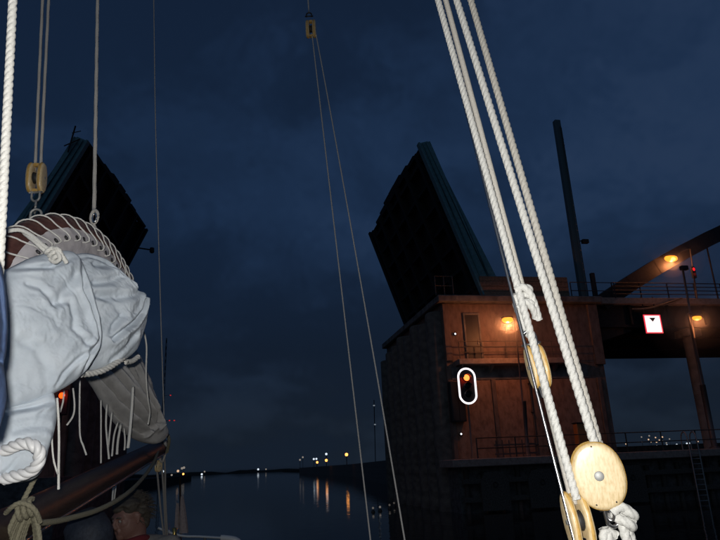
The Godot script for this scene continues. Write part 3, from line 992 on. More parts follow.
# one raised leaf of the drawbridge; s = +1 right bank, -1 left bank. base and tip are points on the underside
func leaf(label: String, base: Vector2, tip: Vector2, s: float, far: float, skew := 0.0) -> void:
	var t := thing("bridge_leaf", label, "drawbridge leaf", Vector3(base.x, base.y, -38.0), "raised leaves of the drawbridge")
	var along := (tip - base).normalized()
	var nrm := Vector2(along.y, -along.x) * s          # from the underside to the road side
	if nrm.x * s < 0.0: nrm = -nrm
	var len := base.distance_to(tip)
	# deck plate
	var at := func(a: float, o: float, z: float) -> Vector3:
		var p := base + along * a + nrm * o
		return Vector3(p.x, p.y, z)
	var st := new_st()
	var hexa := func(st: SurfaceTool, a0: float, a1: float, o0: float, o1: float, z0: float, z1: float, o1b := -1.0) -> void:
		if o1b < 0.0: o1b = o1
		st.set_smooth_group(-1)
		var k0 := skew * clampf((-z0 - 38.0) / (far - 38.0), 0.0, 1.0) if a1 > len - 0.5 else 0.0
		var k1 := skew * clampf((-z1 - 38.0) / (far - 38.0), 0.0, 1.0) if a1 > len - 0.5 else 0.0
		var j0 := k0 if a0 > len - 0.5 else 0.0
		var j1 := k1 if a0 > len - 0.5 else 0.0
		var c := [at.call(a0 + j0, o0, z0), at.call(a1 + k0, o0, z0), at.call(a1 + k0, o1b, z0), at.call(a0 + j0, o1, z0), at.call(a0 + j1, o0, z1), at.call(a1 + k1, o0, z1), at.call(a1 + k1, o1b, z1), at.call(a0 + j1, o1, z1)]
		for f: Array in [[0, 1, 2, 3], [7, 6, 5, 4], [0, 4, 5, 1], [3, 2, 6, 7], [0, 3, 7, 4], [1, 5, 6, 2]]:
			quad(st, c[f[0]], c[f[1]], c[f[2]], c[f[3]])
	hexa.call(st, -2.0, len, 0.55, 0.75, -far, -38.55)
	obj("deck_plate", st, M.leaf, t)
	for k in 6:
		st = new_st()
		var z := -39.4 - k * (far - 40.1) / 5.0
		hexa.call(st, -2.0, len - 0.10 + [0.0, 0.12, 0.3, 0.22, 0.1, 0.0][k], 0.0, 0.55, z - 0.2, z + 0.2)
		obj("girder", st, M.leaf, t)
	for k in 7:
		st = new_st()
		hexa.call(st, 0.2 + k * 1.65, 0.4 + k * 1.65, 0.12, 0.55, -far + 0.2, -38.6)
		obj("cross_beam", st, M.leaf, t)
	# teeth where the two leaves meet
	for k in 9:
		st = new_st()
		var z := -39.4 - k * (far - 40.2) / 8.0
		hexa.call(st, len, len + [0.1, 0.28, 0.45, 0.6, 0.62, 0.6, 0.42, 0.3, 0.05][k], 0.3, 0.75, z - 0.9, z + 0.9)
		obj("finger_joint", st, M.leaf, t)
	# blue-green side girders with flanges
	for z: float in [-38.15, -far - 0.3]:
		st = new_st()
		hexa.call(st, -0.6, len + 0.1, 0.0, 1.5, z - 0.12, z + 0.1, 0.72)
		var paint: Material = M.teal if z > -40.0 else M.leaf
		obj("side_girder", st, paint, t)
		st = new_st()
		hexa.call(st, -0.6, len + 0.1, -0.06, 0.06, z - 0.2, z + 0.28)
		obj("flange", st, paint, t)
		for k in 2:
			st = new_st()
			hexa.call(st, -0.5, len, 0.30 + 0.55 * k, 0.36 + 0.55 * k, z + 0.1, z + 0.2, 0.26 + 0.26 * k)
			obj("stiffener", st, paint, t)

func build_bridge_leaves() -> void:
	leaf("raised drawbridge leaf beside the orange lit pier, dark underside and blue-green side", Vector2(15.7, 13.9), Vector2(12.25, 24.35), 1.0, 55.5)
	leaf("raised drawbridge leaf rising behind the furled sail, dark with blue-green side", Vector2(-13.6, 13.9), Vector2(-9.75, 23.2), -1.0, 58.5, 2.2)
	# small navigation lamp on an arm at the far edge of the left leaf
	var t := thing("navigation_lamp", "small dark lamp on a short arm at the left leaf's far edge", "lamp", Vector3(-9.651, 22.944, -58.000))
	var st := new_st()
	rod(st, Vector3(-10.025, 23.233, -58.000), Vector3(-8.221, 22.977, -58.000), 0.07, 8)
	obj("arm", st, M.dark_iron, t)
	st = new_st()
	lathe(st, Transform3D(Basis(), Vector3(-8.221, 22.977, -58.000)), [Vector2(0.01, 0.28), Vector2(0.2, 0.2), Vector2(0.22, -0.2), Vector2(0.12, -0.3), Vector2(0.01, -0.3)], 12)
	obj("housing", st, M.dark_iron, t)
	# thin pole and aerial by the top of the left leaf
	var a := thing("aerial", "thin aerial standing above the top corner of the left leaf", "aerial", Vector3(-10.636, 23.037, -37.800))
	st = new_st()
	rod(st, Vector3(-10.747, 22.328, -37.800), Vector3(-10.472, 24.187, -37.800), 0.05, 6)
	obj("rod", st, M.dark_iron, a)
	st = new_st()
	rod(st, Vector3(-11.019, 22.733, -37.800), Vector3(-10.125, 23.281, -37.800), 0.04, 6); rod(st, Vector3(-10.634, 23.676, -37.800), Vector3(-10.115, 23.852, -37.800), 0.03, 6)
	obj("cross_arm", st, M.dark_iron, a)

func build_fixed_bridge() -> void:
	var t := thing("bridge_span", "dark fixed bridge span with a rising arch rib and hangers", "bridge", Vector3(24, 9, -39))
	var st := new_st()
	abox(st, Vector3(24.3, 12.9, -53), Vector3(95, 13.35, -38.4), 0.03)
	obj("road_slab", st, M.slab, t)
	for z: float in [-39.2, -43.5, -48, -52.4]:
		st = new_st()
		abox(st, Vector3(24.35, 11.35, z - 0.25), Vector3(95, 12.9, z + 0.25))
		obj("girder", st, M.leaf, t)
	for i in 12:
		st = new_st()
		abox(st, Vector3(27.0 + i * 3.0, 11.5, -38.95), Vector3(27.12 + i * 3.0, 12.9, -38.7))
		obj("stiffener", st, M.leaf, t)
	# bearing corbel below the span
	st = new_st()
	prism(st, PackedVector2Array([Vector2(23.9, 10.3), Vector2(25.0, 10.5), Vector2(27.2, 11.1), Vector2(27.2, 11.35), Vector2(23.9, 11.35)]), Transform3D(), -52.3, -39.2)
	obj("corbel", st, M.leaf, t)
	# arch rib
	var pts := []
	for i in 25:
		var x := 25.0 + 2.4 * i
		pts.append(Vector3(x, 12.95 + 0.60 * (x - 24.8) - 0.0080 * pow(x - 24.8, 2.0), -39.0))
	for z: float in [0.0]:
		st = new_st()
		for i in 24:
			var a: Vector3 = pts[i] + Vector3(0, 0, z)
			var b: Vector3 = pts[i + 1] + Vector3(0, 0, z)
			var u := (b - a).normalized()
			bar(st, a - u * 0.03, b + u * 0.03, 1.12, 0.7, 0.0)
		obj("arch_rib", st, M.arch, t)
		for i in range(4, 22, 3):
			st = new_st()
			var p: Vector3 = pts[i] + Vector3(0, 0, z)
			rod(st, Vector3(p.x, 13.3, p.z), p, 0.06, 6)
			obj("hanger", st, M.arch, t)
	var r := thing("bridge_railing", "dark railing along the fixed bridge span under the arch", "railing", Vector3(25.8, 13.35, -38.5))
	railing(r, Vector3(25.8, 13.35, -38.55), Vector3(50, 13.35, -38.55), 1.15, 2.2, [0.3, 0.58, 0.86, 1.13], 0.035, M.rail_dark)
	# service cable swagged under the deck edge
	var sc := thing("service_cable", "pale service cable sagging along the bridge girder", "cable", Vector3(27.6, 11.2, -38.5))
	st = new_st()
	tube(st, curve([Vector3(26.908, 12.498, -38.300), Vector3(28.171, 12.576, -38.300), Vector3(29.496, 12.873, -38.300), Vector3(31.036, 13.325, -38.300)], 0.2), 0.06, 8)
	obj("cable", st, M.rail, sc)
	# support column under the span
	var c := thing("bridge_column", "dark concrete column holding the fixed span behind the quay lamp", "column", Vector3(32.3, 2.9, -40))
	st = new_st()
	rod(st, Vector3(32.3, 2.95, -40.0), Vector3(32.3, 10.8, -40.0), 0.42, 18)
	obj("shaft", st, M.concrete_dark, c)
	st = new_st()
	abox(st, Vector3(31.7, 10.8, -40.7), Vector3(32.9, 11.34, -39.3), 0.04)
	obj("capital", st, M.concrete_dark, c)
	sodium_lamp("street_lamp", "brightest orange lamp, on the fixed bridge in front of the arch", Vector3(32.3, 13.35, -38.35), Vector3(30.787, 16.302, -38.300), Vector3(32.572, 17.095, -38.350), 0.06, 2.8, 0.0, 1.3)
	# red signal on the lamp's post
	var g := thing("road_signal", "small road signal showing a red light on the bridge beside the lamp post", "signal", Vector3(31.836, 13.425, -38.100))
	st = new_st()
	var p := Vector3(32.196, 15.177, -38.050)
	rod(st, Vector3(31.982, 13.353, -38.100), p, 0.04, 8)
	obj("post", st, M.dark_iron, g)
	st = new_st()
	box(st, Transform3D(Basis(), p), Vector3(0.3, 0.85, 0.2), 0.03)
	obj("housing", st, M.black, g)
	st = new_st()
	ball(st, p + Vector3(0, 0.22, 0.1), Vector3(0.10, 0.13, 0.04)); 
	obj("signal_lens", st, glow(Color(1.0, 0.12, 0.16), 1.2), g)
	st = new_st()
	ball(st, p + Vector3(0, -0.16, 0.1), Vector3(0.10, 0.13, 0.04))
	obj("signal_lens", st, glow(Color(1.0, 0.2, 0.2), 0.06), g)
	# clearance sign
	var s := thing("clearance_sign", "lit white square sign with red border and black triangle on the span", "sign", Vector3(28.405, 11.449, -38.400))
	var o := Vector3(28.368, 11.437, -38.350)
	st = new_st()
	box(st, Transform3D(Basis(), o + Vector3(0, 0, -0.06)), Vector3(1.36, 1.42, 0.1), 0.02)
	for q: float in [-0.45, 0.45]:
		bar(st, o + Vector3(q, 0.6, -0.14), o + Vector3(q, 2.0, -0.14), 0.08, 0.05)
	var case := obj("sign_case", st, M.dark_iron, s)
	st = new_st()
	for b: Array in [[Vector3(0, 0.625, 0.02), Vector3(1.32, 0.07, 0.05)], [Vector3(0, -0.625, 0.02), Vector3(1.32, 0.07, 0.05)], [Vector3(-0.625, 0, 0.02), Vector3(0.07, 1.18, 0.05)], [Vector3(0.625, 0, 0.02), Vector3(0.07, 1.18, 0.05)]]:
		box(st, Transform3D(Basis(), o + b[0]), b[1])
	obj("lit_sign_border", st, glow(Color(1.0, 0.22, 0.30), 1.0), case)
	st = new_st()
	box(st, Transform3D(Basis(), o), Vector3(1.18, 1.18, 0.05))
	obj("lit_sign_face", st, glow(Color(1.0, 0.93, 0.93), 1.4), case)
	st = new_st()
	prism(st, PackedVector2Array([Vector2(o.x, o.y + 0.16), Vector2(o.x + 0.24, o.y + 0.44), Vector2(o.x - 0.24, o.y + 0.44)]), Transform3D(), o.z + 0.02, o.z + 0.05)
	obj("triangle", st, M.black, case)
	var l := OmniLight3D.new()
	l.name = "light"; l.light_color = Color(1, 0.9, 0.9); l.light_energy = 0.12; l.light_size = 0.3
	l.omni_range = 40.0; l.omni_attenuation = 2.0; l.shadow_enabled = true
	l.position = Vector3(0, 0, 0.5)
	s.add_child(l, true)
	# tall mast on the pier roof
	var m := thing("lattice_mast", "tall narrow blue-green mast with a ladder on the pier roof", "mast", Vector3(23.0, 13.2, -39))
	var top := Vector3(23.853, 27.606, -39.000)
	var foot := Vector3(top.x, 13.2, -39.0)
	st = new_st()
	bar(st, foot - Vector3(0.10, 0, 0), top - Vector3(0.10, 0, 0), 0.46, 0.4, 0.02)
	obj("column", st, M.mast_paint, m)
	st = new_st()
	rod(st, foot + Vector3(0.26, 0, 0.05), top + Vector3(0.18, -0.6, 0.05), 0.05, 6)
	rod(st, foot + Vector3(0.02, 0, 0.28), top + Vector3(0.02, -0.6, 0.28), 0.04, 6)
	obj("ladder_stile", st, M.mast_paint, m)
	for k in 26:
		st = new_st()
		var y := 13.5 + k * 0.5
		rod(st, Vector3(foot.x + 0.02, y, -38.72), Vector3(foot.x + 0.24, y, -38.95), 0.03, 6)
		obj("rung", st, M.zinc, m)
	st = new_st()
	box(st, Transform3D(Basis(), Vector3(24.564, 17.716, -39.000)), Vector3(0.5, 0.3, 0.3), 0.03)
	rod(st, Vector3(23.933, 17.738, -39.000), Vector3(24.570, 17.755, -39.000), 0.05, 6)
	obj("camera_box", st, M.dark_iron, m)
	st = new_st()
	bar(st, Vector3(foot.x + 0.85, 13.2, -39.0), Vector3(foot.x + 0.85, 15.3, -39.0), 0.28, 0.28, 0.02)
	obj("equipment_post", st, M.dark_iron, m)

func build_left_bank() -> void:
	var t := thing("bridge_pier", "dark bridge pier of the other bank, hidden behind the furled sail", "bridge pier", Vector3(-9.3, 0, -38))
	pier_block(t, -21.0, -9.3, -1.0)
	var st := new_st()
	abox(st, Vector3(-60, -2, -46), Vector3(-8.9, 2.95, -35.6), 0.04)
	struct("left_quay", st, M.quay)
	# red signal on its corner
	var p := Vector3(-9.297, 7.080, -36.300)
	var g := thing("pier_signal", "small red and orange signal glowing under the sail at the far pier", "signal", Vector3(p.x, 2.95, p.z))
	st = new_st()
	rod(st, Vector3(p.x, 2.95, p.z - 0.2), Vector3(p.x, p.y, p.z - 0.2), 0.06, 8)
	obj("post", st, M.pole, g)
	st = new_st()
	box(st, Transform3D(Basis(), p + Vector3(0.05, -0.35, -0.1)), Vector3(0.55, 1.35, 0.18), 0.05)
	obj("housing", st, M.black, g)
	st = new_st()
	ball(st, p + Vector3(0, 0.0, 0.02), Vector3(0.16, 0.16, 0.06), 14)
	obj("signal_lens", st, glow(Color(1.0, 0.28, 0.05), 3.0), g)
	var l := OmniLight3D.new()
	l.name = "light"; l.light_color = Color(1, 0.2, 0.06); l.light_energy = 0.25; l.light_size = 0.2
	l.omni_range = 40.0; l.omni_attenuation = 2.0; l.shadow_enabled = true
	l.position = p + Vector3(0, 0, 0.3) - g.position
	g.add_child(l, true)
	sodium_lamp("street_lamp", "orange street lamp on the far pier, unseen behind the furled sail", Vector3(-13.5, 2.95, -36.4), Vector3(-12.6, 11.4, -36.0), Vector3(-13.4, 11.5, -36.2), 0.06, 2.5, 3.2)  # unseen lamp, placed for the orange glint on the boom

func build_far_lights() -> void:
	# lamps on the harbour mole to the right of the open water, mirrored in it
	var mole := [
		[Vector3(29.000, 6.027, -175.000), 0.55, 0, "large orange lamp on the mole, mirrored in a long streak"],
		[Vector3(32.138, 5.455, -240.000), 0.62, 0, "orange lamp on the mole below a white lamp"],
		[Vector3(35.931, 5.404, -300.000), 0.66, 0, "low orange lamp on the mole left of the paired lamps"],
		[Vector3(34.878, 8.097, -260.000), 0.60, 1, "white lamp on the mole above an orange lamp"],
		[Vector3(37.828, 7.332, -330.000), 0.62, 1, "left white lamp of two side by side on the mole"],
		[Vector3(39.153, 7.377, -330.000), 0.62, 1, "right white lamp of two side by side on the mole"],
		[Vector3(40.088, 9.783, -410.000), 0.7, 2, "faint upper lamp at the tip of the mole"],
		[Vector3(38.310, 8.288, -410.000), 0.7, 2, "faint lower lamp at the tip of the mole"]]
	for a: Array in mole:
		far_lamp(a[3], a[0], a[1] * 0.75, [M.sodium_far, M.white_far, M.dim_far][a[2]], "lamps along the harbour mole", 3.4)
	# town behind the quay railing
	var places := [Vector3(394.299, 9.555, -560.000), Vector3(405.113, 9.820, -560.000), Vector3(415.768, 10.003, -560.000), Vector3(427.034, 10.634, -560.000), Vector3(430.706, 10.881, -560.000)]
	var names := ["white town lamp left end of the lower row", "white town lamp second in the lower row", "white town lamp third in the lower row", "left white town lamp of a close pair", "right white town lamp of a close pair"]
	for i in 5: far_lamp(names[i], places[i], 0.85, M.white_far, "white lamps of the town behind the quay", 2.0)
	var rng := RandomNumberGenerator.new()
	rng.seed = 5
	var spots := [Vector3(474.371, 22.288, -700.000), Vector3(473.906, 16.523, -700.000), Vector3(483.086, 19.100, -700.000), Vector3(485.876, 16.342, -700.000), Vector3(492.878, 21.095, -700.000), Vector3(493.150, 15.861, -700.000), Vector3(497.363, 18.038, -700.000), Vector3(502.102, 21.373, -700.000), Vector3(501.405, 16.739, -700.000), Vector3(506.147, 14.252, -700.000), Vector3(511.292, 18.733, -700.000), Vector3(484.873, 23.337, -700.000), Vector3(549.344, 14.516, -700.000), Vector3(567.495, 15.074, -700.000), Vector3(452.446, 14.967, -700.000), Vector3(572.250, 14.558, -700.000)]
	var spot_names := ["warm town lamp, upper one at the left of the upper cluster", "warm town lamp, lower one at the left of the upper cluster", "warm town lamp inside the left third of the cluster", "low warm town lamp inside the left third of the cluster", "warm town lamp high above the cluster's middle", "low warm town lamp in the cluster's middle", "warm town lamp right of the cluster's middle", "warm town lamp high in the right third of the cluster", "warm town lamp low in the right third of the cluster", "warm town lamp just above the third white lamp", "warm town lamp alone at the cluster's right end", "topmost small warm lamp of the town cluster", "warm town lamp between the ladder grips and the column", "warm town lamp close to the dark bridge column", "lone faint town lamp left of the whole cluster", "rightmost faint town lamp near the picture's edge"]
	for i in spots.size():
		far_lamp(spot_names[i], spots[i], 0.62 + 0.25 * rng.randf(), M.warm_far if rng.randf() < 0.75 else M.dim_far, "warm lamps of the town behind the quay", 2.0)
	# left shore
	var left := [
		[Vector3(-60.124, 5.666, -560.000), 0.8, 1, "pale lamp at the left end of the far shore cluster"],
		[Vector3(-39.826, 2.556, -420.000), 0.55, 2, "low dim lamp of the far shore cluster by the sail"],
		[Vector3(-37.902, 4.843, -440.000), 0.75, 3, "brightest warm lamp of the far shore cluster"],
		[Vector3(-37.885, 6.655, -470.000), 0.75, 2, "upper dim lamp of the far shore cluster"],
		[Vector3(-36.563, 7.064, -470.000), 0.75, 2, "uppermost dim lamp at the right of the far shore cluster"],
		[Vector3(-33.721, 2.847, -430.000), 0.6, 0, "small orange lamp low in the far shore cluster"],
		[Vector3(-25.489, -0.010, -300.000), 0.32, 0, "orange reflection on the water by the far bank, built as a low glow"],  # glowing head stands in for a lamp's reflection on the water
		[Vector3(-41.546, 1.752, -800.000), 1.1, 1, "lone white lamp on the far bank"],
		[Vector3(-38.415, 4.549, -800.000), 0.9, 2, "faint lamp beside the lone white lamp"],
		[Vector3(33.439, 5.180, -1100.000), 1.5, 1, "bluish white lamp on the far horizon"],
		[Vector3(46.220, 4.805, -1100.000), 1.1, 2, "faint lamp on the far horizon"]]
	for a: Array in left:
		far_lamp(a[3], a[0], a[1], [M.sodium_far, M.white_far, M.dim_far, M.warm_far][a[2]], "lamps on the far left shore", 0.6)
	# radio mast with red lights
	var m := thing("radio_mast", "slender radio mast on the far shore with small red lights", "mast", Vector3(-51.679, 7.583, -500.000))
	var top := Vector3(-56.057, 104.429, -500.000)
	var foot := Vector3(top.x, 1.0, top.z)
	var st := new_st()
	for k in 3:
		var o := Vector3(cos(TAU * k / 3.0), 0, sin(TAU * k / 3.0))
		rod(st, foot + o * 1.3, top + o * 0.4, 0.16, 6)
	for k in 20:
		var y := lerpf(foot.y, top.y, k / 20.0)
		var y2 := lerpf(foot.y, top.y, (k + 1) / 20.0)
		var r := lerpf(1.3, 0.4, k / 20.0)
		for q in 3:
			rod(st, Vector3(foot.x + cos(TAU * q / 3.0) * r, y, foot.z + sin(TAU * q / 3.0) * r), Vector3(foot.x + cos(TAU * (q + 1) / 3.0) * r, y2, foot.z + sin(TAU * (q + 1) / 3.0) * r), 0.1, 4)
	obj("lattice", st, M.rail_dark, m)
	for q: Vector3 in [Vector3(-50.875, 60.138, -499.000), Vector3(-50.719, 41.500, -499.000), Vector3(-47.249, 41.401, -499.000)]:
		st = new_st()
		ball(st, q, Vector3(0.6, 0.4, 0.4))
		var wl := obj("warning_lamp", st, M.red_dim, m)
		st = new_st()
		rod(st, q, Vector3(foot.x, q.y, foot.z), 0.1, 5)
		obj("bracket", st, M.rail_dark, wl)
	var m2 := thing("harbour_mast", "thin distant mast with two faint lights above the mole", "mast", Vector3(48.412, 4.755, -230.000))
	var f2 := Vector3(48.544, 3.719, -230.000)
	st = new_st()
	rod(st, f2, Vector3(49.092, 25.964, -230.000), 0.16, 6)
	obj("pole", st, M.rail_dark, m2)
	for q: Vector3 in [Vector3(48.930, 23.942, -229.700), Vector3(48.967, 17.132, -229.700)]:
		st = new_st()
		ball(st, q, Vector3(0.4, 0.22, 0.22))
		obj("lamp", st, glow(Color(0.8, 0.85, 0.9), 0.28), m2)
	# floats by the right pier, each with an added glow
	var fl := [Vector3(8.465, 0.250, -41.523), Vector3(9.049, 0.250, -42.115), Vector3(10.031, 0.250, -43.631), Vector3(10.814, 0.250, -45.595)]
	var nm := ["first from the open water", "second from the open water", "third from the open water", "nearest the pier"]
	for i in 4:
		var p: Vector3 = fl[i]
		var t := thing("glow_float", "small pale float with added glow on the water by the pier, " + nm[i], "float", Vector3(p.x, 0, p.z), "floats in a row by the right pier")
		st = new_st()
		lathe(st, Transform3D(Basis(), Vector3(p.x, 0, p.z)), [Vector2(0.01, -0.1), Vector2(0.10, -0.08), Vector2(0.13, 0.04), Vector2(0.08, 0.12), Vector2(0.04, 0.18)], 14)
		obj("hull", st, M.rail, t)
		st = new_st()
		ball(st, p, Vector3(0.07, 0.07, 0.07))
		obj("lamp", st, glow(Color(1.0, 0.95, 0.9), [0.10, 0.15, 0.07, 0.05][i]), t)  # added glow in place of the weak flash

# fog shells added round the lamps to stand in for their lens halo
func build_lamp_halos() -> void:
	for p: Vector3 in [Vector3(16.206, 11.029, -35.400), Vector3(30.250, 11.387, -36.300), Vector3(30.787, 16.302, -38.300)]:
		for r: float in [0.8, 1.4, 2.2, 3.3]:
			var f := FogVolume.new()
			f.name = numbered("halo_fog")
			f.shape = RenderingServer.FOG_VOLUME_SHAPE_ELLIPSOID
			f.size = Vector3(r, r * 0.9, r) * 2.0
			f.position = p - Vector3(0, 0.15, 0)
			var m := FogMaterial.new()
			m.density = 0.055 / (r * r)
			m.albedo = Color(0.95, 0.95, 0.95)
			f.material = m
			add_child(f)
			f.set_meta("kind", "stuff")

# ------------------------------------------------------------------ the boat
func build_boat() -> void:
	# the hull and deck that everything aboard stands on, mostly below the frame
	var t := thing("sailing_boat", "dark hull and wooden deck of the sailing boat under the boom", "boat", Vector3(0.6, 0, -2))
	var st := new_st()
	var rows := []
	for k in 5:
		var y: float = [-0.6, 0.2, 1.0, 1.45, 1.52][k]
		var w: float = [0.75, 0.93, 1.0, 1.0, 0.96][k]
		var ring := PackedVector3Array()
		for i in 48:
			var a := TAU * i / 48.0
			ring.append(Vector3(0.3 + signf(cos(a)) * pow(absf(cos(a)), 0.6) * 2.1 * w, y, -1.2 + signf(sin(a)) * pow(absf(sin(a)), 0.75) * 6.2 * w))
		rows.append(ring)
	sheet(st, rows)
	obj("hull", st, M.hull, t)
	for i in 24:
		st = new_st()
		var x := -1.62 + i * 0.16
		var half := 6.0 * pow(1.0 - pow(absf((x + 0.08 - 0.3) / 2.12), 1.667), 0.75)
		abox(st, Vector3(x, 1.20, -1.2 - half * 0.97), Vector3(x + 0.152, 1.25, -1.2 + half * 0.97), 0.006)
		obj("plank", st, M.deck, t)
	st = new_st()
	abox(st, Vector3(-1.35, 1.25, -5.6), Vector3(-0.95, 1.68, -2.6), 0.02)
	abox(st, Vector3(-0.95, 1.25, -5.2), Vector3(-0.2, 1.68, -4.2), 0.02)
	obj("bench", st, M.deck, t)
	# steel rail at the stern
	var r := thing("stern_rail", "thin pale steel rail at the stern with a thick white end", "rail", Vector3(-0.3, 1.5, -6.4))
	st = new_st()
	tube(st, curve([Vector3(-0.790, 2.285, -7.162), Vector3(-0.568, 2.203, -7.144), Vector3(-0.367, 2.184, -7.110), Vector3(-0.124, 2.170, -6.959)], 0.05), 0.012, 8)
	obj("tube", st, M.white_paint, r)
	st = new_st()
	tube(st, curve([Vector3(-0.154, 2.171, -6.964), Vector3(-0.104, 2.167, -6.956), Vector3(-0.005, 2.145, -6.943), Vector3(0.035, 2.096, -6.951), Vector3(0.037, 1.990, -6.984)], 0.02), 0.030, 12)
	obj("thick_end", st, M.white_paint, r)
	st = new_st()
	for p: Vector3 in [Vector3(-0.609, 2.219, -7.147), Vector3(-0.317, 2.177, -7.102)]:
		rod(st, p, Vector3(p.x, 1.5, p.z), 0.014, 8)
	obj("stanchion", st, M.zinc, r)
	# brass stern lamp and a white cleat on the aft post
	var sl := thing("stern_fitting", "small brass fitting with a white knob on the stern rail", "fitting", Vector3(-0.609, 2.247, -6.924))
	st = new_st()
	lathe(st, Transform3D(Basis(), Vector3(-0.604, 2.247, -6.923)), [Vector2(0.01, 0.05), Vector2(0.025, 0.045), Vector2(0.018, 0.0), Vector2(0.03, -0.04), Vector2(0.03, -0.10)], 14)
	obj("stem", st, M.brass, sl)
	st = new_st()
	ball(st, Vector3(-0.672, 2.260, -6.933), Vector3(0.03, 0.022, 0.025))
	rod(st, Vector3(-0.672, 2.260, -6.933), Vector3(-0.604, 2.238, -6.926), 0.010, 6)
	obj("knob", st, M.white_paint, sl)
	# ensign hanging furled on its staff
	var f := thing("furled_ensign", "pale flag hanging limp in two folds from its staff at the stern", "flag", Vector3(-0.578, 2.248, -7.238))
	st = new_st()
	rod(st, Vector3(-0.574, 2.088, -7.395), Vector3(-0.595, 2.762, -7.184), 0.010, 8)
	obj("staff", st, M.boom, f)
	for k in 2:
		st = new_st()
		var top: Vector3 = [Vector3(-0.608, 2.516, -7.158), Vector3(-0.563, 2.584, -7.128)][k]
		var bot: Vector3 = [Vector3(-0.609, 2.259, -7.241), Vector3(-0.537, 2.216, -7.240)][k]
		var rr := []
		for i in 22:
			var v := i / 21.0
			var c := top.lerp(bot, v)
			var wd: float = lerpf(0.010, [0.027, 0.042][k], pow(v, 0.7))
			var ring := PackedVector3Array()
			for j in 28:
				var a := TAU * j / 28.0
				var q := 1.0 + 0.22 * sin(a * 5.0 + v * 3.0 + k)
				ring.append(c + Vector3(cos(a) * wd * q, 0.0, sin(a) * wd * 0.7 * q))
			rr.append(ring)
		sheet(st, rr)
		fan(st, rr[21], bot)
		obj("fold", st, M.flag, f)
	# boom
	var b := thing("boom", "dark varnished wooden boom sloping down under the sail", "boom", Vector3(-0.734, 2.814, -3.776))
	var a0 := Vector3(-0.759, 2.616, -2.081)
	var a1 := Vector3(-0.604, 3.014, -5.396)
	st = new_st()
	tube(st, line(a0, a1, 40), 0.066, 20, 0.060)
	obj("spar", st, M.boom, b)
	st = new_st()
	var dir := (a1 - a0).normalized()
	var by := frame(dir, Vector3(0, 0, 1))
	lathe(st, Transform3D(by, a1), [Vector2(0.062, -0.16), Vector2(0.067, -0.15), Vector2(0.067, 0.0), Vector2(0.062, 0.012)], 20)
	obj("end_band", st, M.dark_iron, b)
	st = new_st()
	tube(st, line(a0 + Vector3(0.056, -0.045, 0), a1 + Vector3(0.051, -0.041, 0), 30), 0.008, 6)
	obj("jackstay", st, M.steel, b)
	# mainsheet at the boom's end: a small tackle
	var ms := thing("mainsheet", "grey mainsheet falling from the boom end to the stern", "rope", a1)
	st = new_st()
	for q: Array in [[Vector3(-0.613, 3.005, -5.347), Vector3(-0.605, 2.839, -5.559), Vector3(-0.608, 2.598, -5.850), Vector3(-0.619, 2.202, -6.299)], [Vector3(-0.583, 3.018, -5.337), Vector3(-0.581, 2.853, -5.549), Vector3(-0.596, 2.613, -5.843), Vector3(-0.601, 2.201, -6.296)], [Vector3(-0.637, 2.974, -5.308), Vector3(-0.636, 2.763, -5.589), Vector3(-0.632, 2.502, -5.885), Vector3(-0.616, 2.213, -6.189)]]:
		tube(st, curve(q, 0.04), 0.008, 8)
	obj("falls", st, M.rope_far, ms)
	st = new_st()
	tube(st, curve([Vector3(-0.654, 2.988, -5.254), Vector3(-0.610, 3.089, -5.212), Vector3(-0.564, 3.073, -5.209), Vector3(-0.551, 2.985, -5.266), Vector3(-0.582, 2.897, -5.322), Vector3(-0.608, 2.971, -5.250), Vector3(-0.584, 3.058, -5.196), Vector3(-0.544, 3.014, -5.255)], 0.02), 0.009, 8)
	obj("lashing", st, M.rope_far, ms)
	var mb := thing("mainsheet_block", "small wooden block in the mainsheet under the boom end", "pulley block", Vector3(-0.625, 2.878, -5.444))
	pulley(mb, Vector3(-0.621, 2.870, -5.445), Vector3(0.1, 1, 0), Vector3(0.7, 0, 0.7), 0.026, 0.045, 0.012, 0.014, M.block_edge)
	# slack line curving under the boom, coil and its fall
	var sl2 := thing("slack_rope", "grey slack rope curving from the coil up to the boom end", "rope", Vector3(-0.559, 2.672, -2.931))
	st = new_st()
	laid(st, curve([Vector3(-0.649, 2.677, -2.306), Vector3(-0.632, 2.664, -2.414), Vector3(-0.602, 2.663, -2.622), Vector3(-0.559, 2.676, -2.930), Vector3(-0.528, 2.716, -3.338), Vector3(-0.539, 2.783, -3.960), Vector3(-0.552, 2.885, -4.571), Vector3(-0.577, 2.976, -4.975)], 0.01), 0.0105)
	obj("line", st, M.rope_old, sl2)
	var co := thing("rope_coil", "hanging coil of yellowish rope below the white sail", "rope coil", Vector3(-0.648, 2.684, -2.250))
	st = new_st()
	var rng := RandomNumberGenerator.new(); rng.seed = 3
	for k in 8:
		var c := Vector3(-0.647, 2.601, -2.277) + Vector3(rng.randf_range(-0.004, 0.004), rng.randf_range(-0.004, 0.004), (k - 3.5) * 0.010)
		var w := 0.022 + 0.0045 * k + rng.randf_range(-0.002, 0.002)
		var hh := 0.088 + 0.006 * k
		var pts := []
		for i in 25:
			var a := TAU * i / 24.0 + 0.8 * k
			pts.append(c + Vector3(cos(a) * w * (1.0 - 0.25 * sin(a)), sin(a) * hh, sin(a * 2.0) * 0.005))
		laid(st, curve(pts, 0.005), 0.0080, rng.randf())
	obj("turns", st, M.rope_old, co)
	st = new_st()
	hitch(st, Vector3(-0.639, 2.718, -2.217), Vector3(1, 0.35, 0), 0.016, 0.0078, 2.6, [Vector3(-0.696, 2.709, -2.220), Vector3(-0.671, 2.726, -2.188), Vector3(-0.647, 2.737, -2.180), Vector3(-0.617, 2.727, -2.177), Vector3(-0.602, 2.708, -2.191), Vector3(-0.596, 2.678, -2.221)])
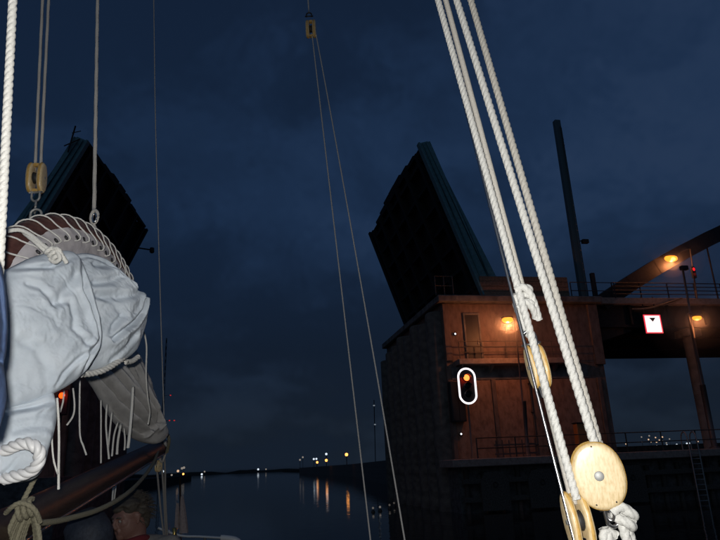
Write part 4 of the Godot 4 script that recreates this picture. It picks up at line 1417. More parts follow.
	obj("wrap", st, M.rope_old, co)
	st = new_st()
	laid(st, line(Vector3(-0.658, 2.735, -2.236), Vector3(-0.623, 2.819, -2.234), 40), 0.008)
	obj("hanging_end", st, M.rope_old, co)

func build_sail() -> void:
	var gaff_pts := [Vector3(-0.732, 3.242, -1.907), Vector3(-0.728, 3.365, -1.942), Vector3(-0.717, 3.458, -1.985), Vector3(-0.701, 3.532, -2.043), Vector3(-0.677, 3.598, -2.124), Vector3(-0.644, 3.647, -2.209), Vector3(-0.610, 3.679, -2.320), Vector3(-0.576, 3.692, -2.459), Vector3(-0.547, 3.681, -2.606), Vector3(-0.526, 3.658, -2.770), Vector3(-0.508, 3.614, -2.919), Vector3(-0.500, 3.550, -3.066)]
	var g := thing("gaff", "curved dark brown wooden gaff laced to the top of the sail", "gaff", gaff_pts[5])
	var path := curve(gaff_pts, 0.02)
	var st := new_st()
	tube(st, path, 0.047, 20, 0.036)
	obj("spar", st, M.spar, g)
	# lacing: one line in turns round the gaff, dipping to the eyelets
	var lc := thing("lacing_line", "thin white lacing line wound in loops round the brown gaff", "rope", gaff_pts[5])
	st = new_st()
	var pts := []
	var total := 0.0
	for i in path.size() - 1: total += path[i].distance_to(path[i + 1])
	var along := 0.0
	var eyes := []
	var step := total / 22.0
	for i in path.size() - 1:
		var seg := path[i].distance_to(path[i + 1])
		for k in 6:
			var f := k / 6.0
			var s := (along + seg * f) / step
			var p := path[i].lerp(path[i + 1], f)
			var t := (path[i + 1] - path[i]).normalized()
			var side := t.cross(Vector3(0.62, 0.1, 0.78)).normalized()   # about upwards, across the gaff
			if side.y < 0.0: side = -side
			var out := side.cross(t).normalized()
			if out.z < 0.0: out = -out
			var a := TAU * s
			var rr := lerpf(0.052, 0.041, along / total)
			var dip := maxf(0.0, -cos(a))
			pts.append(p + side * cos(a) * rr - side * 0.026 * pow(dip, 3.0) + out * sin(a) * rr + out * 0.056 * pow(dip, 2.0))
		if int((along + seg) / step + 0.5) > int(along / step + 0.5):
			eyes.append(i)
		along += seg
	tube(st, PackedVector3Array(pts), 0.0029, 6)
	obj("line", st, M.rope, lc)
	# the sail itself
	var s := thing("furled_sail", "big bluish white mainsail bundled in soft folds under the gaff", "sail", Vector3(-0.580, 3.224, -1.958))
	# head strip under the gaff
	st = new_st()
	var rows := [PackedVector3Array(), PackedVector3Array(), PackedVector3Array(), PackedVector3Array(), PackedVector3Array(), PackedVector3Array(), PackedVector3Array()]
	var nn := FastNoiseLite.new(); nn.seed = 2; nn.frequency = 6.0; nn.fractal_octaves = 3
	for i in path.size():
		var t := (path[mini(i + 1, path.size() - 1)] - path[maxi(i - 1, 0)]).normalized()
		var side := t.cross(Vector3(0.62, 0.1, 0.78)).normalized()
		if side.y < 0.0: side = -side
		var out := side.cross(t).normalized()
		if out.z < 0.0: out = -out
		for k in 7:
			var v := k / 6.0
			var p := path[i] - side * (0.022 + 0.090 * v) + out * (0.040 + 0.016 * sin(v * PI) - 0.035 * v + 0.010 * nn.get_noise_2d(i * 0.03, v))
			rows[k].append(p)
	sheet(st, rows, false)
	obj("head_band", st, M.cloth_head, s)
	for i: int in eyes:
		var t := (path[i + 1] - path[i]).normalized()
		var side := t.cross(Vector3(0.62, 0.1, 0.78)).normalized()
		if side.y < 0.0: side = -side
		var out := side.cross(t).normalized()
		if out.z < 0.0: out = -out
		st = new_st()
		link(st, path[i] - side * 0.063 + out * 0.052, side, t, 0.0045, 0.0065, 0.0024)
		obj("eyelet", st, M.dark_iron, s)
	# body of the bundle, four folds
	st = new_st()
	bag(st, Vector3(-0.580, 3.224, -1.958), 40.0, [Vector2(-0.197, 0.068), Vector2(-0.144, 0.137), Vector2(-0.105, 0.170), Vector2(-0.053, 0.212), Vector2(0.009, 0.246), Vector2(0.065, 0.260), Vector2(0.100, 0.234), Vector2(0.125, 0.179), Vector2(0.147, 0.118), Vector2(0.173, 0.050), Vector2(0.186, -0.013), Vector2(0.167, -0.060), Vector2(0.145, -0.112), Vector2(0.088, -0.164), Vector2(0.006, -0.209), Vector2(-0.067, -0.234), Vector2(-0.156, -0.248)], 0.065,
		[[[Vector2(0.103, 0.235), Vector2(0.105, 0.176), Vector2(0.103, 0.136), Vector2(0.133, 0.092), Vector2(0.151, 0.037), Vector2(0.176, -0.015), Vector2(0.141, -0.060), Vector2(0.135, -0.131)], 0.030, 0.012],
		[[Vector2(-0.109, 0.162), Vector2(-0.060, 0.170), Vector2(-0.008, 0.184), Vector2(0.026, 0.211), Vector2(0.067, 0.240)], 0.013, 0.009],
		[[Vector2(-0.076, 0.114), Vector2(-0.041, 0.109), Vector2(0.004, 0.068), Vector2(0.051, 0.082), Vector2(0.068, 0.034), Vector2(0.065, 0.003), Vector2(0.099, -0.024), Vector2(0.126, -0.045)], 0.007, 0.010],
		[[Vector2(0.004, 0.068), Vector2(0.036, 0.111), Vector2(0.056, 0.153), Vector2(0.096, 0.207)], 0.010, 0.016],
		[[Vector2(-0.063, 0.051), Vector2(-0.022, 0.045), Vector2(0.006, 0.001)], 0.004, 0.012],
		[[Vector2(0.041, -0.167), Vector2(0.055, -0.131), Vector2(0.087, -0.092), Vector2(0.133, -0.051)], 0.008, 0.007],
		[[Vector2(-0.073, -0.053), Vector2(-0.032, -0.069), Vector2(0.002, -0.124), Vector2(0.020, -0.180)], 0.005, 0.014]], 0.020, 3, 18, 0.0035, 0.45)
	obj("left_fold", st, M.cloth, s)
	st = new_st()
	bag(st, Vector3(-0.469, 3.351, -2.376), 45.0, [Vector2(-0.227, 0.168), Vector2(-0.193, 0.199), Vector2(-0.134, 0.222), Vector2(-0.070, 0.219), Vector2(-0.008, 0.191), Vector2(0.048, 0.144), Vector2(0.096, 0.098), Vector2(0.129, 0.077), Vector2(0.134, 0.014), Vector2(0.121, -0.050), Vector2(0.107, -0.098), Vector2(0.063, -0.141), Vector2(-0.000, -0.184), Vector2(-0.069, -0.201), Vector2(-0.126, -0.161), Vector2(-0.159, -0.061), Vector2(-0.185, 0.055)], 0.10,
		[[[Vector2(-0.122, 0.100), Vector2(-0.072, 0.115), Vector2(-0.022, 0.149)], 0.012, 0.013],
		[[Vector2(-0.110, 0.055), Vector2(-0.047, 0.059), Vector2(0.018, 0.079), Vector2(0.076, 0.122)], 0.014, 0.014],
		[[Vector2(-0.049, -0.092), Vector2(-0.004, -0.049), Vector2(0.035, -0.021), Vector2(0.075, 0.028), Vector2(0.083, 0.092)], 0.026, 0.010],
		[[Vector2(-0.093, 0.047), Vector2(-0.052, 0.029), Vector2(-0.016, -0.010)], 0.005, 0.010],
		[[Vector2(-0.024, -0.004), Vector2(-0.053, -0.045), Vector2(-0.065, -0.083)], 0.010, 0.009],
		[[Vector2(-0.027, -0.158), Vector2(0.018, -0.109), Vector2(0.056, -0.059)], 0.010, 0.012],
		[[Vector2(-0.206, 0.174), Vector2(-0.140, 0.198), Vector2(-0.067, 0.196), Vector2(-0.015, 0.166), Vector2(0.032, 0.121)], 0.014, 0.007], [[Vector2(-0.121, 0.172), Vector2(-0.042, 0.191), Vector2(0.020, 0.158)], 0.012, 0.014]], 0.020, 8, 16, 0.0035, 0.6)
	obj("right_fold", st, M.cloth, s)
	st = new_st()
	bag(st, Vector3(-0.624, 3.182, -3.743), 50.0, [Vector2(-0.295, 0.153), Vector2(-0.199, 0.196), Vector2(-0.085, 0.253), Vector2(0.023, 0.313), Vector2(0.064, 0.260), Vector2(0.102, 0.149), Vector2(0.156, 0.026), Vector2(0.201, -0.062), Vector2(0.297, -0.105), Vector2(0.316, -0.162), Vector2(0.242, -0.208), Vector2(0.122, -0.193), Vector2(0.020, -0.146), Vector2(-0.067, -0.084), Vector2(-0.141, -0.003), Vector2(-0.212, 0.077)], 0.075,
		[[[Vector2(-0.206, 0.141), Vector2(-0.106, 0.042), Vector2(0.026, -0.059), Vector2(0.131, -0.121)], 0.05, 0.016], [[Vector2(-0.146, 0.191), Vector2(-0.056, 0.089), Vector2(0.081, -0.034), Vector2(0.189, -0.108)], 0.05, 0.015], [[Vector2(-0.070, 0.238), Vector2(0.010, 0.129), Vector2(0.121, 0.002), Vector2(0.203, -0.085)], 0.05, 0.014], [[Vector2(-0.239, 0.095), Vector2(-0.140, -0.014), Vector2(-0.011, -0.104), Vector2(0.105, -0.155)], 0.05, 0.015],
		
		[[Vector2(-0.029, 0.249), Vector2(0.038, 0.131), Vector2(0.137, -0.009)], 0.032, 0.016]
		], 0.016, 15, 22, 0.006, 0.2)
	obj("gathered_tail", st, M.cloth_tail, s)
	st = new_st()
	bag(st, Vector3(-0.585, 2.909, -1.952), 25.0, [Vector2(-0.145, 0.101), Vector2(-0.087, 0.097), Vector2(-0.038, 0.098), Vector2(0.011, 0.116), Vector2(0.051, 0.137), Vector2(0.066, 0.112), Vector2(0.073, 0.066), Vector2(0.070, 0.021), Vector2(0.061, -0.023), Vector2(0.055, -0.066), Vector2(0.038, -0.100), Vector2(0.004, -0.112), Vector2(-0.044, -0.112), Vector2(-0.118, -0.111)], 0.07,
		[[[Vector2(-0.040, 0.022), Vector2(-0.001, 0.033), Vector2(0.040, 0.033), Vector2(0.073, 0.016)], 0.005, 0.010],
		[[Vector2(-0.051, 0.076), Vector2(0.003, 0.088), Vector2(0.054, 0.106)], 0.014, 0.009],
		[[Vector2(-0.026, -0.016), Vector2(0.013, -0.006), Vector2(0.055, -0.017)], 0.006, 0.010]], 0.006, 22, 10, 0.004, 0.6)
	obj("lower_fold", st, M.cloth, s)
	st = new_st()
	hitch(st, Vector3(-0.541, 3.083, -4.613), Vector3(-0.510, 3.066, -4.826) - Vector3(-0.568, 3.109, -4.396), 0.045, 0.011, 2.2, [Vector3(-0.516, 3.101, -4.495), Vector3(-0.482, 3.077, -4.550), Vector3(-0.466, 3.027, -4.616), Vector3(-0.490, 2.953, -4.751)], 2.6)
	obj("end_lashing", st, M.rope_old, s)
	# thin rope along the foot of the right fold
	groove = 0.55
	st = new_st()
	laid(st, curve([Vector3(-0.498, 3.121, -2.156), Vector3(-0.478, 3.130, -2.202), Vector3(-0.452, 3.149, -2.255), Vector3(-0.423, 3.189, -2.333), Vector3(-0.402, 3.240, -2.419), Vector3(-0.390, 3.290, -2.486), Vector3(-0.385, 3.347, -2.531)], 0.006), 0.011)
	obj("foot_rope", st, M.rope, s)
	st = new_st()
	laid(st, curve([Vector3(-0.418, 3.210, -2.464), Vector3(-0.404, 3.221, -2.511), Vector3(-0.390, 3.244, -2.554)], 0.006), 0.010)
	obj("foot_rope", st, M.rope, s)
	groove = 0.35
	# reef lines: thin white tails that hang from the bundle
	var ties := [
		[[Vector3(-0.513, 3.024, -1.955), Vector3(-0.505, 2.962, -1.962), Vector3(-0.500, 2.894, -1.972), Vector3(-0.500, 2.826, -1.994), Vector3(-0.499, 2.774, -2.010)], 0.0042],
		[[Vector3(-0.528, 3.021, -1.980), Vector3(-0.526, 2.950, -1.981), Vector3(-0.522, 2.895, -1.987), Vector3(-0.513, 2.848, -1.989), Vector3(-0.499, 2.815, -1.986)], 0.0032],
		[[Vector3(-0.624, 3.175, -2.676), Vector3(-0.624, 3.061, -2.713), Vector3(-0.620, 2.962, -2.744), Vector3(-0.608, 2.927, -2.752), Vector3(-0.594, 2.889, -2.762)], 0.0042],
		[[Vector3(-0.625, 3.132, -2.584), Vector3(-0.618, 3.070, -2.602), Vector3(-0.623, 3.030, -2.616), Vector3(-0.645, 2.998, -2.630)], 0.0042],
		[[Vector3(-0.638, 3.149, -3.168), Vector3(-0.636, 3.059, -3.197), Vector3(-0.633, 2.866, -3.258)], 0.0045],
		[[Vector3(-0.620, 3.135, -3.223), Vector3(-0.623, 3.040, -3.254), Vector3(-0.612, 2.934, -3.285), Vector3(-0.606, 2.884, -3.300)], 0.0055],
		[[Vector3(-0.606, 3.103, -3.284), Vector3(-0.614, 3.020, -3.312), Vector3(-0.622, 2.927, -3.343)], 0.0055],
		[[Vector3(-0.586, 3.059, -3.347), Vector3(-0.604, 2.994, -3.372), Vector3(-0.612, 2.900, -3.403)], 0.0055],
		[[Vector3(-0.571, 3.049, -3.347), Vector3(-0.584, 2.974, -3.374), Vector3(-0.588, 2.908, -3.396)], 0.007],
		[[Vector3(-0.565, 3.033, -3.405), Vector3(-0.559, 2.976, -3.422), Vector3(-0.561, 2.928, -3.438)], 0.005],
		[[Vector3(-0.507, 3.219, -3.227), Vector3(-0.510, 3.131, -3.256), Vector3(-0.513, 3.013, -3.262), Vector3(-0.518, 2.930, -3.268)], 0.0085],
		[[Vector3(-0.808, 2.898, -4.725), Vector3(-0.817, 2.781, -4.711), Vector3(-0.819, 2.705, -4.682), Vector3(-0.824, 2.622, -4.710)], 0.007],
		[[Vector3(-0.788, 2.897, -4.722), Vector3(-0.803, 2.780, -4.709), Vector3(-0.803, 2.717, -4.675), Vector3(-0.811, 2.641, -4.701)], 0.006],
		[[Vector3(-0.631, 3.113, -2.484), Vector3(-0.634, 3.071, -2.498), Vector3(-0.644, 3.036, -2.511)], 0.0040]]
	for q: Array in ties:
		st = new_st()
		tube(st, curve(q[0], 0.02), q[1] * 0.82, 7, q[1] * 0.9)
		obj("reef_line", st, M.rope, s)
	# tie with a knot across the upper fold
	var ti := thing("sail_tie", "white cord knotted across the upper fold below the gaff", "rope", Vector3(-0.600, 3.506, -2.032))
	st = new_st()
	laid(st, curve([Vector3(-0.667, 3.495, -1.856), Vector3(-0.636, 3.500, -1.859), Vector3(-0.601, 3.482, -1.858), Vector3(-0.563, 3.449, -1.850), Vector3(-0.534, 3.431, -1.850)], 0.006), 0.0065)
	laid(st, curve([Vector3(-0.628, 3.495, -1.870), Vector3(-0.586, 3.458, -1.852), Vector3(-0.557, 3.432, -1.854), Vector3(-0.534, 3.415, -1.855)], 0.006), 0.0055)
	obj("cord", st, M.rope, ti)
	st = new_st()
	hitch(st, Vector3(-0.533, 3.424, -1.847), Vector3(-0.517, 3.408, -1.854) - Vector3(-0.552, 3.443, -1.850), 0.006, 0.0065, 2.6, [Vector3(-0.537, 3.436, -1.838), Vector3(-0.519, 3.434, -1.830), Vector3(-0.509, 3.418, -1.838), Vector3(-0.497, 3.399, -1.853)])
	laid(st, curve([Vector3(-0.542, 3.409, -1.848), Vector3(-0.527, 3.398, -1.843), Vector3(-0.511, 3.407, -1.832), Vector3(-0.522, 3.428, -1.832)], 0.006), 0.0065)
	obj("knot", st, M.rope, ti)
	# thick three-strand rope sewn in a bight on the lower fold
	var tr := thing("rope_bight", "thick bright white three-strand rope bent in a loop on the lower fold", "rope", Vector3(-0.535, 2.852, -1.843))
	st = new_st()
	groove = 0.52
	var bp := curve([Vector3(-0.602, 2.877, -1.848), Vector3(-0.580, 2.885, -1.836), Vector3(-0.558, 2.892, -1.824), Vector3(-0.533, 2.892, -1.814), Vector3(-0.511, 2.880, -1.808), Vector3(-0.504, 2.860, -1.813), Vector3(-0.510, 2.838, -1.821), Vector3(-0.529, 2.823, -1.835), Vector3(-0.556, 2.815, -1.848), Vector3(-0.581, 2.811, -1.860), Vector3(-0.603, 2.807, -1.871)], 0.004)
	tube(st, bp, 0.0160, 36, -1.0, 3, 0.072)
	obj("rope", st, M.rope_satin, tr)
	groove = 0.35
	# blue cloth close at the left edge
	var bl := thing("blue_cloth", "dark blue cloth bulging in at the edge beside the white sail", "cloth", Vector3(-0.376, 3.016, -1.075))
	st = new_st()
	bag(st, Vector3(-0.376, 3.016, -1.075), 20.0, [Vector2(-0.102, 0.162), Vector2(-0.047, 0.163), Vector2(-0.024, 0.145), Vector2(-0.009, 0.113), Vector2(0.002, 0.066), Vector2(0.009, 0.017), Vector2(0.011, -0.019), Vector2(0.010, -0.041), Vector2(0.016, -0.066), Vector2(0.020, -0.094), Vector2(0.018, -0.122), Vector2(0.011, -0.143), Vector2(-0.023, -0.148), Vector2(-0.061, -0.148)], 0.05,
		[[[Vector2(-0.032, 0.127), Vector2(-0.012, 0.082), Vector2(0.002, 0.016), Vector2(0.005, -0.035)], 0.010, 0.006], [[Vector2(0.013, -0.041), Vector2(-0.001, -0.035), Vector2(-0.017, -0.042)], 0.014, 0.006]], 0.006, 31, 6, 0.004, 0.6)
	obj("cloth", st, M.cloth_blue, bl)
	# thin line hanging at the far end of the bundle
	var fl := thing("hanging_line", "thin white line hanging from the right end of the sail bundle", "rope", Vector3(-0.433, 3.237, -3.153))
	st = new_st()
	tube(st, curve([Vector3(-0.448, 3.455, -3.033), Vector3(-0.434, 3.391, -3.072), Vector3(-0.438, 3.260, -3.147), Vector3(-0.434, 3.151, -3.234), Vector3(-0.431, 3.100, -3.303), Vector3(-0.442, 3.045, -3.344)], 0.02), 0.0042, 6)
	obj("line", st, M.rope, fl)

func build_left_lines() -> void:
	# laid rope at the left edge
	var a := thing("left_rope", "close white three-strand rope running up the left edge", "rope", Vector3(-0.466, 3.432, -1.227))
	var st := new_st()
	laid(st, line_up(Vector3(-0.490, 3.851, -1.205), Vector3(-0.464, 3.138, -1.288), 330), 0.0088)
	obj("rope", st, M.rope, a)
	# double fall with its wooden block over the gaff
	var d := thing("block_fall", "pair of thin grey lines running up from the small block", "rope", Vector3(-0.992, 4.690, -2.907))
	for q: Array in [[Vector3(-1.046, 5.314, -2.932), Vector3(-0.983, 4.219, -2.970)], [Vector3(-1.014, 5.312, -2.926), Vector3(-0.957, 4.218, -2.965)]]:
		st = new_st()
		tube(st, line_up(q[0], q[1], 60), 0.0075, 9, -1.0, 3, 0.05)
		obj("line", st, M.rope_far, d)
	var b := thing("gaff_block", "small varnished wooden block hung over the gaff with a chain link", "pulley block", Vector3(-0.971, 4.182, -2.958))
	var up := Vector3(-0.973, 4.474, -2.919) - Vector3(-0.971, 4.182, -2.958)
	pulley(b, Vector3(-0.969, 4.182, -2.958), up, Vector3(0.97, 0.1, 0.12), 0.040, 0.076, 0.026, 0.024, M.block_edge)
	st = new_st()
	shackle(st, Vector3(-0.956, 4.074, -2.937), -up, Vector3(1, 0, 0.3), 0.020, 0.028, 0.0055)
	obj("shackle", st, M.zinc, b)
	st = new_st()
	link(st, Vector3(-0.907, 3.966, -2.801), Vector3.UP, Vector3(0.3, 0, 1), 0.014, 0.030, 0.005)
	obj("link", st, M.zinc, b)
	st = new_st()
	shackle(st, Vector3(-0.807, 3.815, -2.509), Vector3.UP, Vector3(1, 0, 0), 0.020, 0.040, 0.005)
	obj("shackle", st, M.zinc, b)
	# single line with a thimble eye
	var s := thing("peak_line", "single grey line ending in an eye above the gaff", "rope", Vector3(-0.672, 4.248, -2.771))
	st = new_st()
	tube(st, line_up(Vector3(-0.741, 5.226, -2.792), Vector3(-0.630, 3.906, -2.679), 70), 0.0075, 9, 0.009, 3, 0.05)
	obj("line", st, M.rope_far, s)
	st = new_st()
	link(st, Vector3(-0.624, 3.873, -2.667), Vector3.UP, Vector3(1, 0, 0.4), 0.016, 0.030, 0.0075)
	obj("eye", st, M.rope_far, s)
	st = new_st()
	link(st, Vector3(-0.621, 3.865, -2.658), Vector3.UP, Vector3(1, 0, 0.4), 0.009, 0.020, 0.004)
	obj("thimble", st, M.steel, s)
	st = new_st()
	tube(st, curve([Vector3(-0.620, 3.832, -2.658), Vector3(-0.603, 3.800, -2.644), Vector3(-0.577, 3.748, -2.612), Vector3(-0.580, 3.707, -2.583)], 0.02), 0.006, 7)
	obj("lashing", st, M.rope_far, s)
	# long thin halyard
	var h := thing("thin_halyard", "very thin pale line crossing the sky right of the left leaf", "rope", Vector3(-0.667, 4.896, -4.807))
	st = new_st()
	tube(st, curve([Vector3(-1.086, 11.802, -4.393), Vector3(-0.809, 7.025, -4.796), Vector3(-0.736, 5.829, -4.843), Vector3(-0.679, 5.015, -4.878), Vector3(-0.608, 3.957, -4.988), Vector3(-0.556, 3.021, -5.224)], 0.2), 0.0042, 6)
	obj("line", st, M.rope_far, h)
	# block high in the middle with two falls
	var c := thing("high_block", "small dark wooden block hanging high in the middle of the sky", "pulley block", Vector3(0.551, 6.355, -4.418))
	pulley(c, Vector3(0.551, 6.347, -4.420), Vector3(0.546, 6.536, -4.414) - Vector3(0.553, 6.146, -4.431), Vector3(0.94, 0, 0.22), 0.045, 0.084, 0.03, 0.026, M.block_edge)
	st = new_st()
	shackle(st, Vector3(0.536, 6.482, -4.412), Vector3.UP, Vector3(1, 0, 0.2), 0.022, 0.02, 0.006)
	obj("shackle", st, M.dark_iron, c)
	var hp := thing("pennant", "faint line holding the high middle block from above", "rope", Vector3(0.532, 6.654, -4.433))
	st = new_st()
	tube(st, line_up(Vector3(0.521, 6.977, -4.439), Vector3(0.535, 6.506, -4.405), 10), 0.006, 7)
	obj("line", st, M.rope_far, hp)
	for k in 2:
		var t := thing("block_halyard", ["left thin line of the two falling from the high block", "right thin line of the two falling from the high block"][k], "rope", Vector3(0.713, 4.322, -4.287))
		st = new_st()
		tube(st, line([Vector3(0.558, 6.293, -4.415), Vector3(0.591, 6.292, -4.408)][k], [Vector3(0.784, 2.337, -3.945), Vector3(0.852, 2.392, -3.380)][k], 60) if k == 0 else curve([Vector3(0.591, 6.292, -4.408), Vector3(0.673, 5.496, -4.294), Vector3(0.750, 4.560, -4.097), Vector3(0.837, 3.368, -3.819), Vector3(0.852, 2.392, -3.380)], 0.06), 0.0048, 7)
		obj("line", st, M.rope_far, t)

func build_right_tackles() -> void:
	# four falls of the running tackle, a wire, three wooden blocks
	var st := new_st()
	var a1 := thing("tackle_rope", "white three-strand rope running past the knot to the lower long block", "rope", Vector3(0.649, 3.361, -1.401), "ropes of the tackles at the right")
	laid(st, line_up(Vector3(0.552, 4.183, -1.457), Vector3(0.709, 2.713, -1.308), 620), 0.0092)
	obj("rope", st, M.rope, a1)
	st = new_st()
	var a2 := thing("tackle_rope", "smooth grey rope close behind, ending in the knot above the upper long block", "rope", Vector3(0.656, 3.442, -1.395), "ropes of the tackles at the right")
	tube(st, line_up(Vector3(0.587, 4.212, -1.483), Vector3(0.690, 3.179, -1.392), 60), 0.0082, 12)
	obj("rope", st, M.rope_grey, a2)
	st = new_st()
	var b1 := thing("tackle_rope", "white three-strand rope leading into the round block", "rope", Vector3(0.724, 3.358, -1.387), "ropes of the tackles at the right")
	laid(st, line_up(Vector3(0.605, 4.181, -1.447), Vector3(0.772, 2.808, -1.307), 560), 0.0102, 0.4)
	obj("rope", st, M.rope, b1)
	st = new_st()
	var b2 := thing("tackle_rope", "greyer rope right beside it, also leading into the round block", "rope", Vector3(0.759, 3.364, -1.399), "ropes of the tackles at the right")
	laid(st, line_up(Vector3(0.682, 4.253, -1.515), Vector3(0.800, 2.800, -1.336), 560), 0.0100, 0.8)
	obj("rope", st, M.rope_grey, b2)
	st = new_st()
	var a3 := thing("tackle_rope", "smooth grey rope from the upper long block down to the lower long block", "rope", Vector3(0.706, 2.860, -1.357), "ropes of the tackles at the right")
	tube(st, line(Vector3(0.698, 2.994, -1.375), Vector3(0.711, 2.702, -1.327), 40), 0.0088, 14)
	obj("rope", st, M.rope_grey, a3)
	st = new_st()
	var w := thing("wire_stay", "shiny thin steel wire left of the tackle ropes", "wire", Vector3(0.659, 3.096, -1.377))
	tube(st, line_up(Vector3(0.559, 4.198, -1.472), Vector3(0.695, 2.612, -1.311), 900), 0.0036, 10, -1.0, 6, 0.03)
	obj("wire", st, M.steel, w)
	# knot at the end of the second rope: a bowline round the bight of the becket
	var kn := thing("rope_knot", "lumpy white knot in the rope above the upper long block", "knot", Vector3(0.686, 3.159, -1.383))
	st = new_st()
	hitch(st, Vector3(0.680, 3.174, -1.374), Vector3(0.587, 4.212, -1.483) - Vector3(0.690, 3.179, -1.392), 0.0085, 0.0088, 2.3, [Vector3(0.653, 3.188, -1.359), Vector3(0.665, 3.195, -1.349), Vector3(0.681, 3.183, -1.350), Vector3(0.696, 3.158, -1.360), Vector3(0.711, 3.120, -1.375)])
	laid(st, curve([Vector3(0.657, 3.182, -1.366), Vector3(0.658, 3.160, -1.378), Vector3(0.674, 3.129, -1.395), Vector3(0.687, 3.095, -1.398), Vector3(0.695, 3.082, -1.395)], 0.005), 0.0088)
	laid(st, curve([Vector3(0.658, 3.147, -1.366), Vector3(0.672, 3.159, -1.354), Vector3(0.691, 3.143, -1.360), Vector3(0.703, 3.125, -1.375)], 0.005), 0.0085)
	obj("turns", st, M.rope, kn)
	# upper long block seen edge on
	var down := Vector3(0.694, 2.952, -1.373) - Vector3(0.681, 3.072, -1.380)
	var u := thing("long_block", "upper long pale wooden block seen edge on beside the white rope", "pulley block", Vector3(0.689, 3.009, -1.377))
	pulley(u, Vector3(0.695, 3.008, -1.382), -down, Vector3(0.97, 0.28, 0.10), 0.026, 0.052, 0.0145, 0.013, M.block_edge)
	st = new_st()
	shackle(st, Vector3(0.681, 3.079, -1.378), -down, Vector3(1, 0, 0.5), 0.014, 0.022, 0.004)
	obj("shackle", st, M.steel, u)
	st = new_st()
	for s: float in [-1.0, 1.0]:
		bar(st, Vector3(0.692, 2.966, -1.374) + Vector3(0.007 * s, 0, 0), Vector3(0.697, 2.934, -1.373) + Vector3(0.005 * s, 0, 0), 0.004, 0.012, 0.001)
	obj("strap", st, M.steel, u)
	# lower long block
	var l := thing("long_block", "lower long pale wooden block cut by the bottom edge", "pulley block", Vector3(0.712, 2.672, -1.320))
	pulley(l, Vector3(0.715, 2.670, -1.326), Vector3(0.697, 2.816, -1.330) - Vector3(0.711, 2.653, -1.316), Vector3(0.97, 0.28, 0.08), 0.030, 0.061, 0.0165, 0.014, M.block_edge)
	st = new_st()
	for s: float in [-1.0, 1.0]:
		bar(st, Vector3(0.718, 2.636, -1.325) + Vector3(0.008 * s, 0, 0), Vector3(0.723, 2.589, -1.323) + Vector3(0.006 * s, 0, 0), 0.004, 0.014, 0.001)
	obj("strap", st, M.steel, l)
	# big round block, its cheek to the camera
	var r := thing("round_block", "big pale oval wooden block with a grey axle pin, face on", "pulley block", Vector3(0.758, 2.761, -1.293))
	var fwd := Vector3(0, 2.8, 0) - Vector3(0.758, 2.761, -1.293)
	pulley(r, Vector3(0.766, 2.761, -1.307), Vector3(0.757, 2.819, -1.307) - Vector3(0.774, 2.703, -1.308), fwd + Vector3(0.1, 0.05, 0), 0.0535, 0.0695, 0.018, 0.018, M.block_edge)
	st = new_st()
	shackle(st, Vector3(0.782, 2.669, -1.301), Vector3(0.790, 2.629, -1.307) - Vector3(0.774, 2.702, -1.298), Vector3(1, 0.3, 0.3), 0.0125, 0.030, 0.0045)
	obj("shackle", st, M.steel, r)
	st = new_st()
	link(st, Vector3(0.774, 2.682, -1.296), Vector3(0.790, 2.629, -1.307) - Vector3(0.774, 2.702, -1.298), Vector3(0.7, 0.2, 0.7), 0.008, 0.013, 0.0035)
	obj("swivel", st, M.steel, r)
	st = new_st()
	bar(st, Vector3(0.776, 2.709, -1.306), Vector3(0.780, 2.685, -1.307), 0.012, 0.02, 0.002)
	obj("strap", st, M.steel, r)
	# knot below the round block
	var k2 := thing("rope_knot", "thick white knot below the round block by its shackle", "knot", Vector3(0.804, 2.668, -1.303))
	st = new_st()
	hitch(st, Vector3(0.809, 2.674, -1.305), Vector3(0.35, 1, 0.1), 0.010, 0.0105, 1.4, [Vector3(0.777, 2.686, -1.292), Vector3(0.792, 2.696, -1.284), Vector3(0.813, 2.686, -1.287), Vector3(0.823, 2.668, -1.297), Vector3(0.817, 2.651, -1.306), Vector3(0.828, 2.617, -1.315)])
	laid(st, curve([Vector3(0.797, 2.673, -1.297), Vector3(0.802, 2.649, -1.299), Vector3(0.808, 2.619, -1.302), Vector3(0.809, 2.598, -1.303)], 0.006), 0.0105)
	laid(st, curve([Vector3(0.767, 2.654, -1.315), Vector3(0.772, 2.634, -1.315), Vector3(0.778, 2.606, -1.317)], 0.006), 0.0125)
	laid(st, curve([Vector3(0.792, 2.638, -1.315), Vector3(0.766, 2.648, -1.312), Vector3(0.761, 2.631, -1.313), Vector3(0.776, 2.614, -1.315)], 0.006), 0.0095)
	obj("turns", st, M.rope, k2)

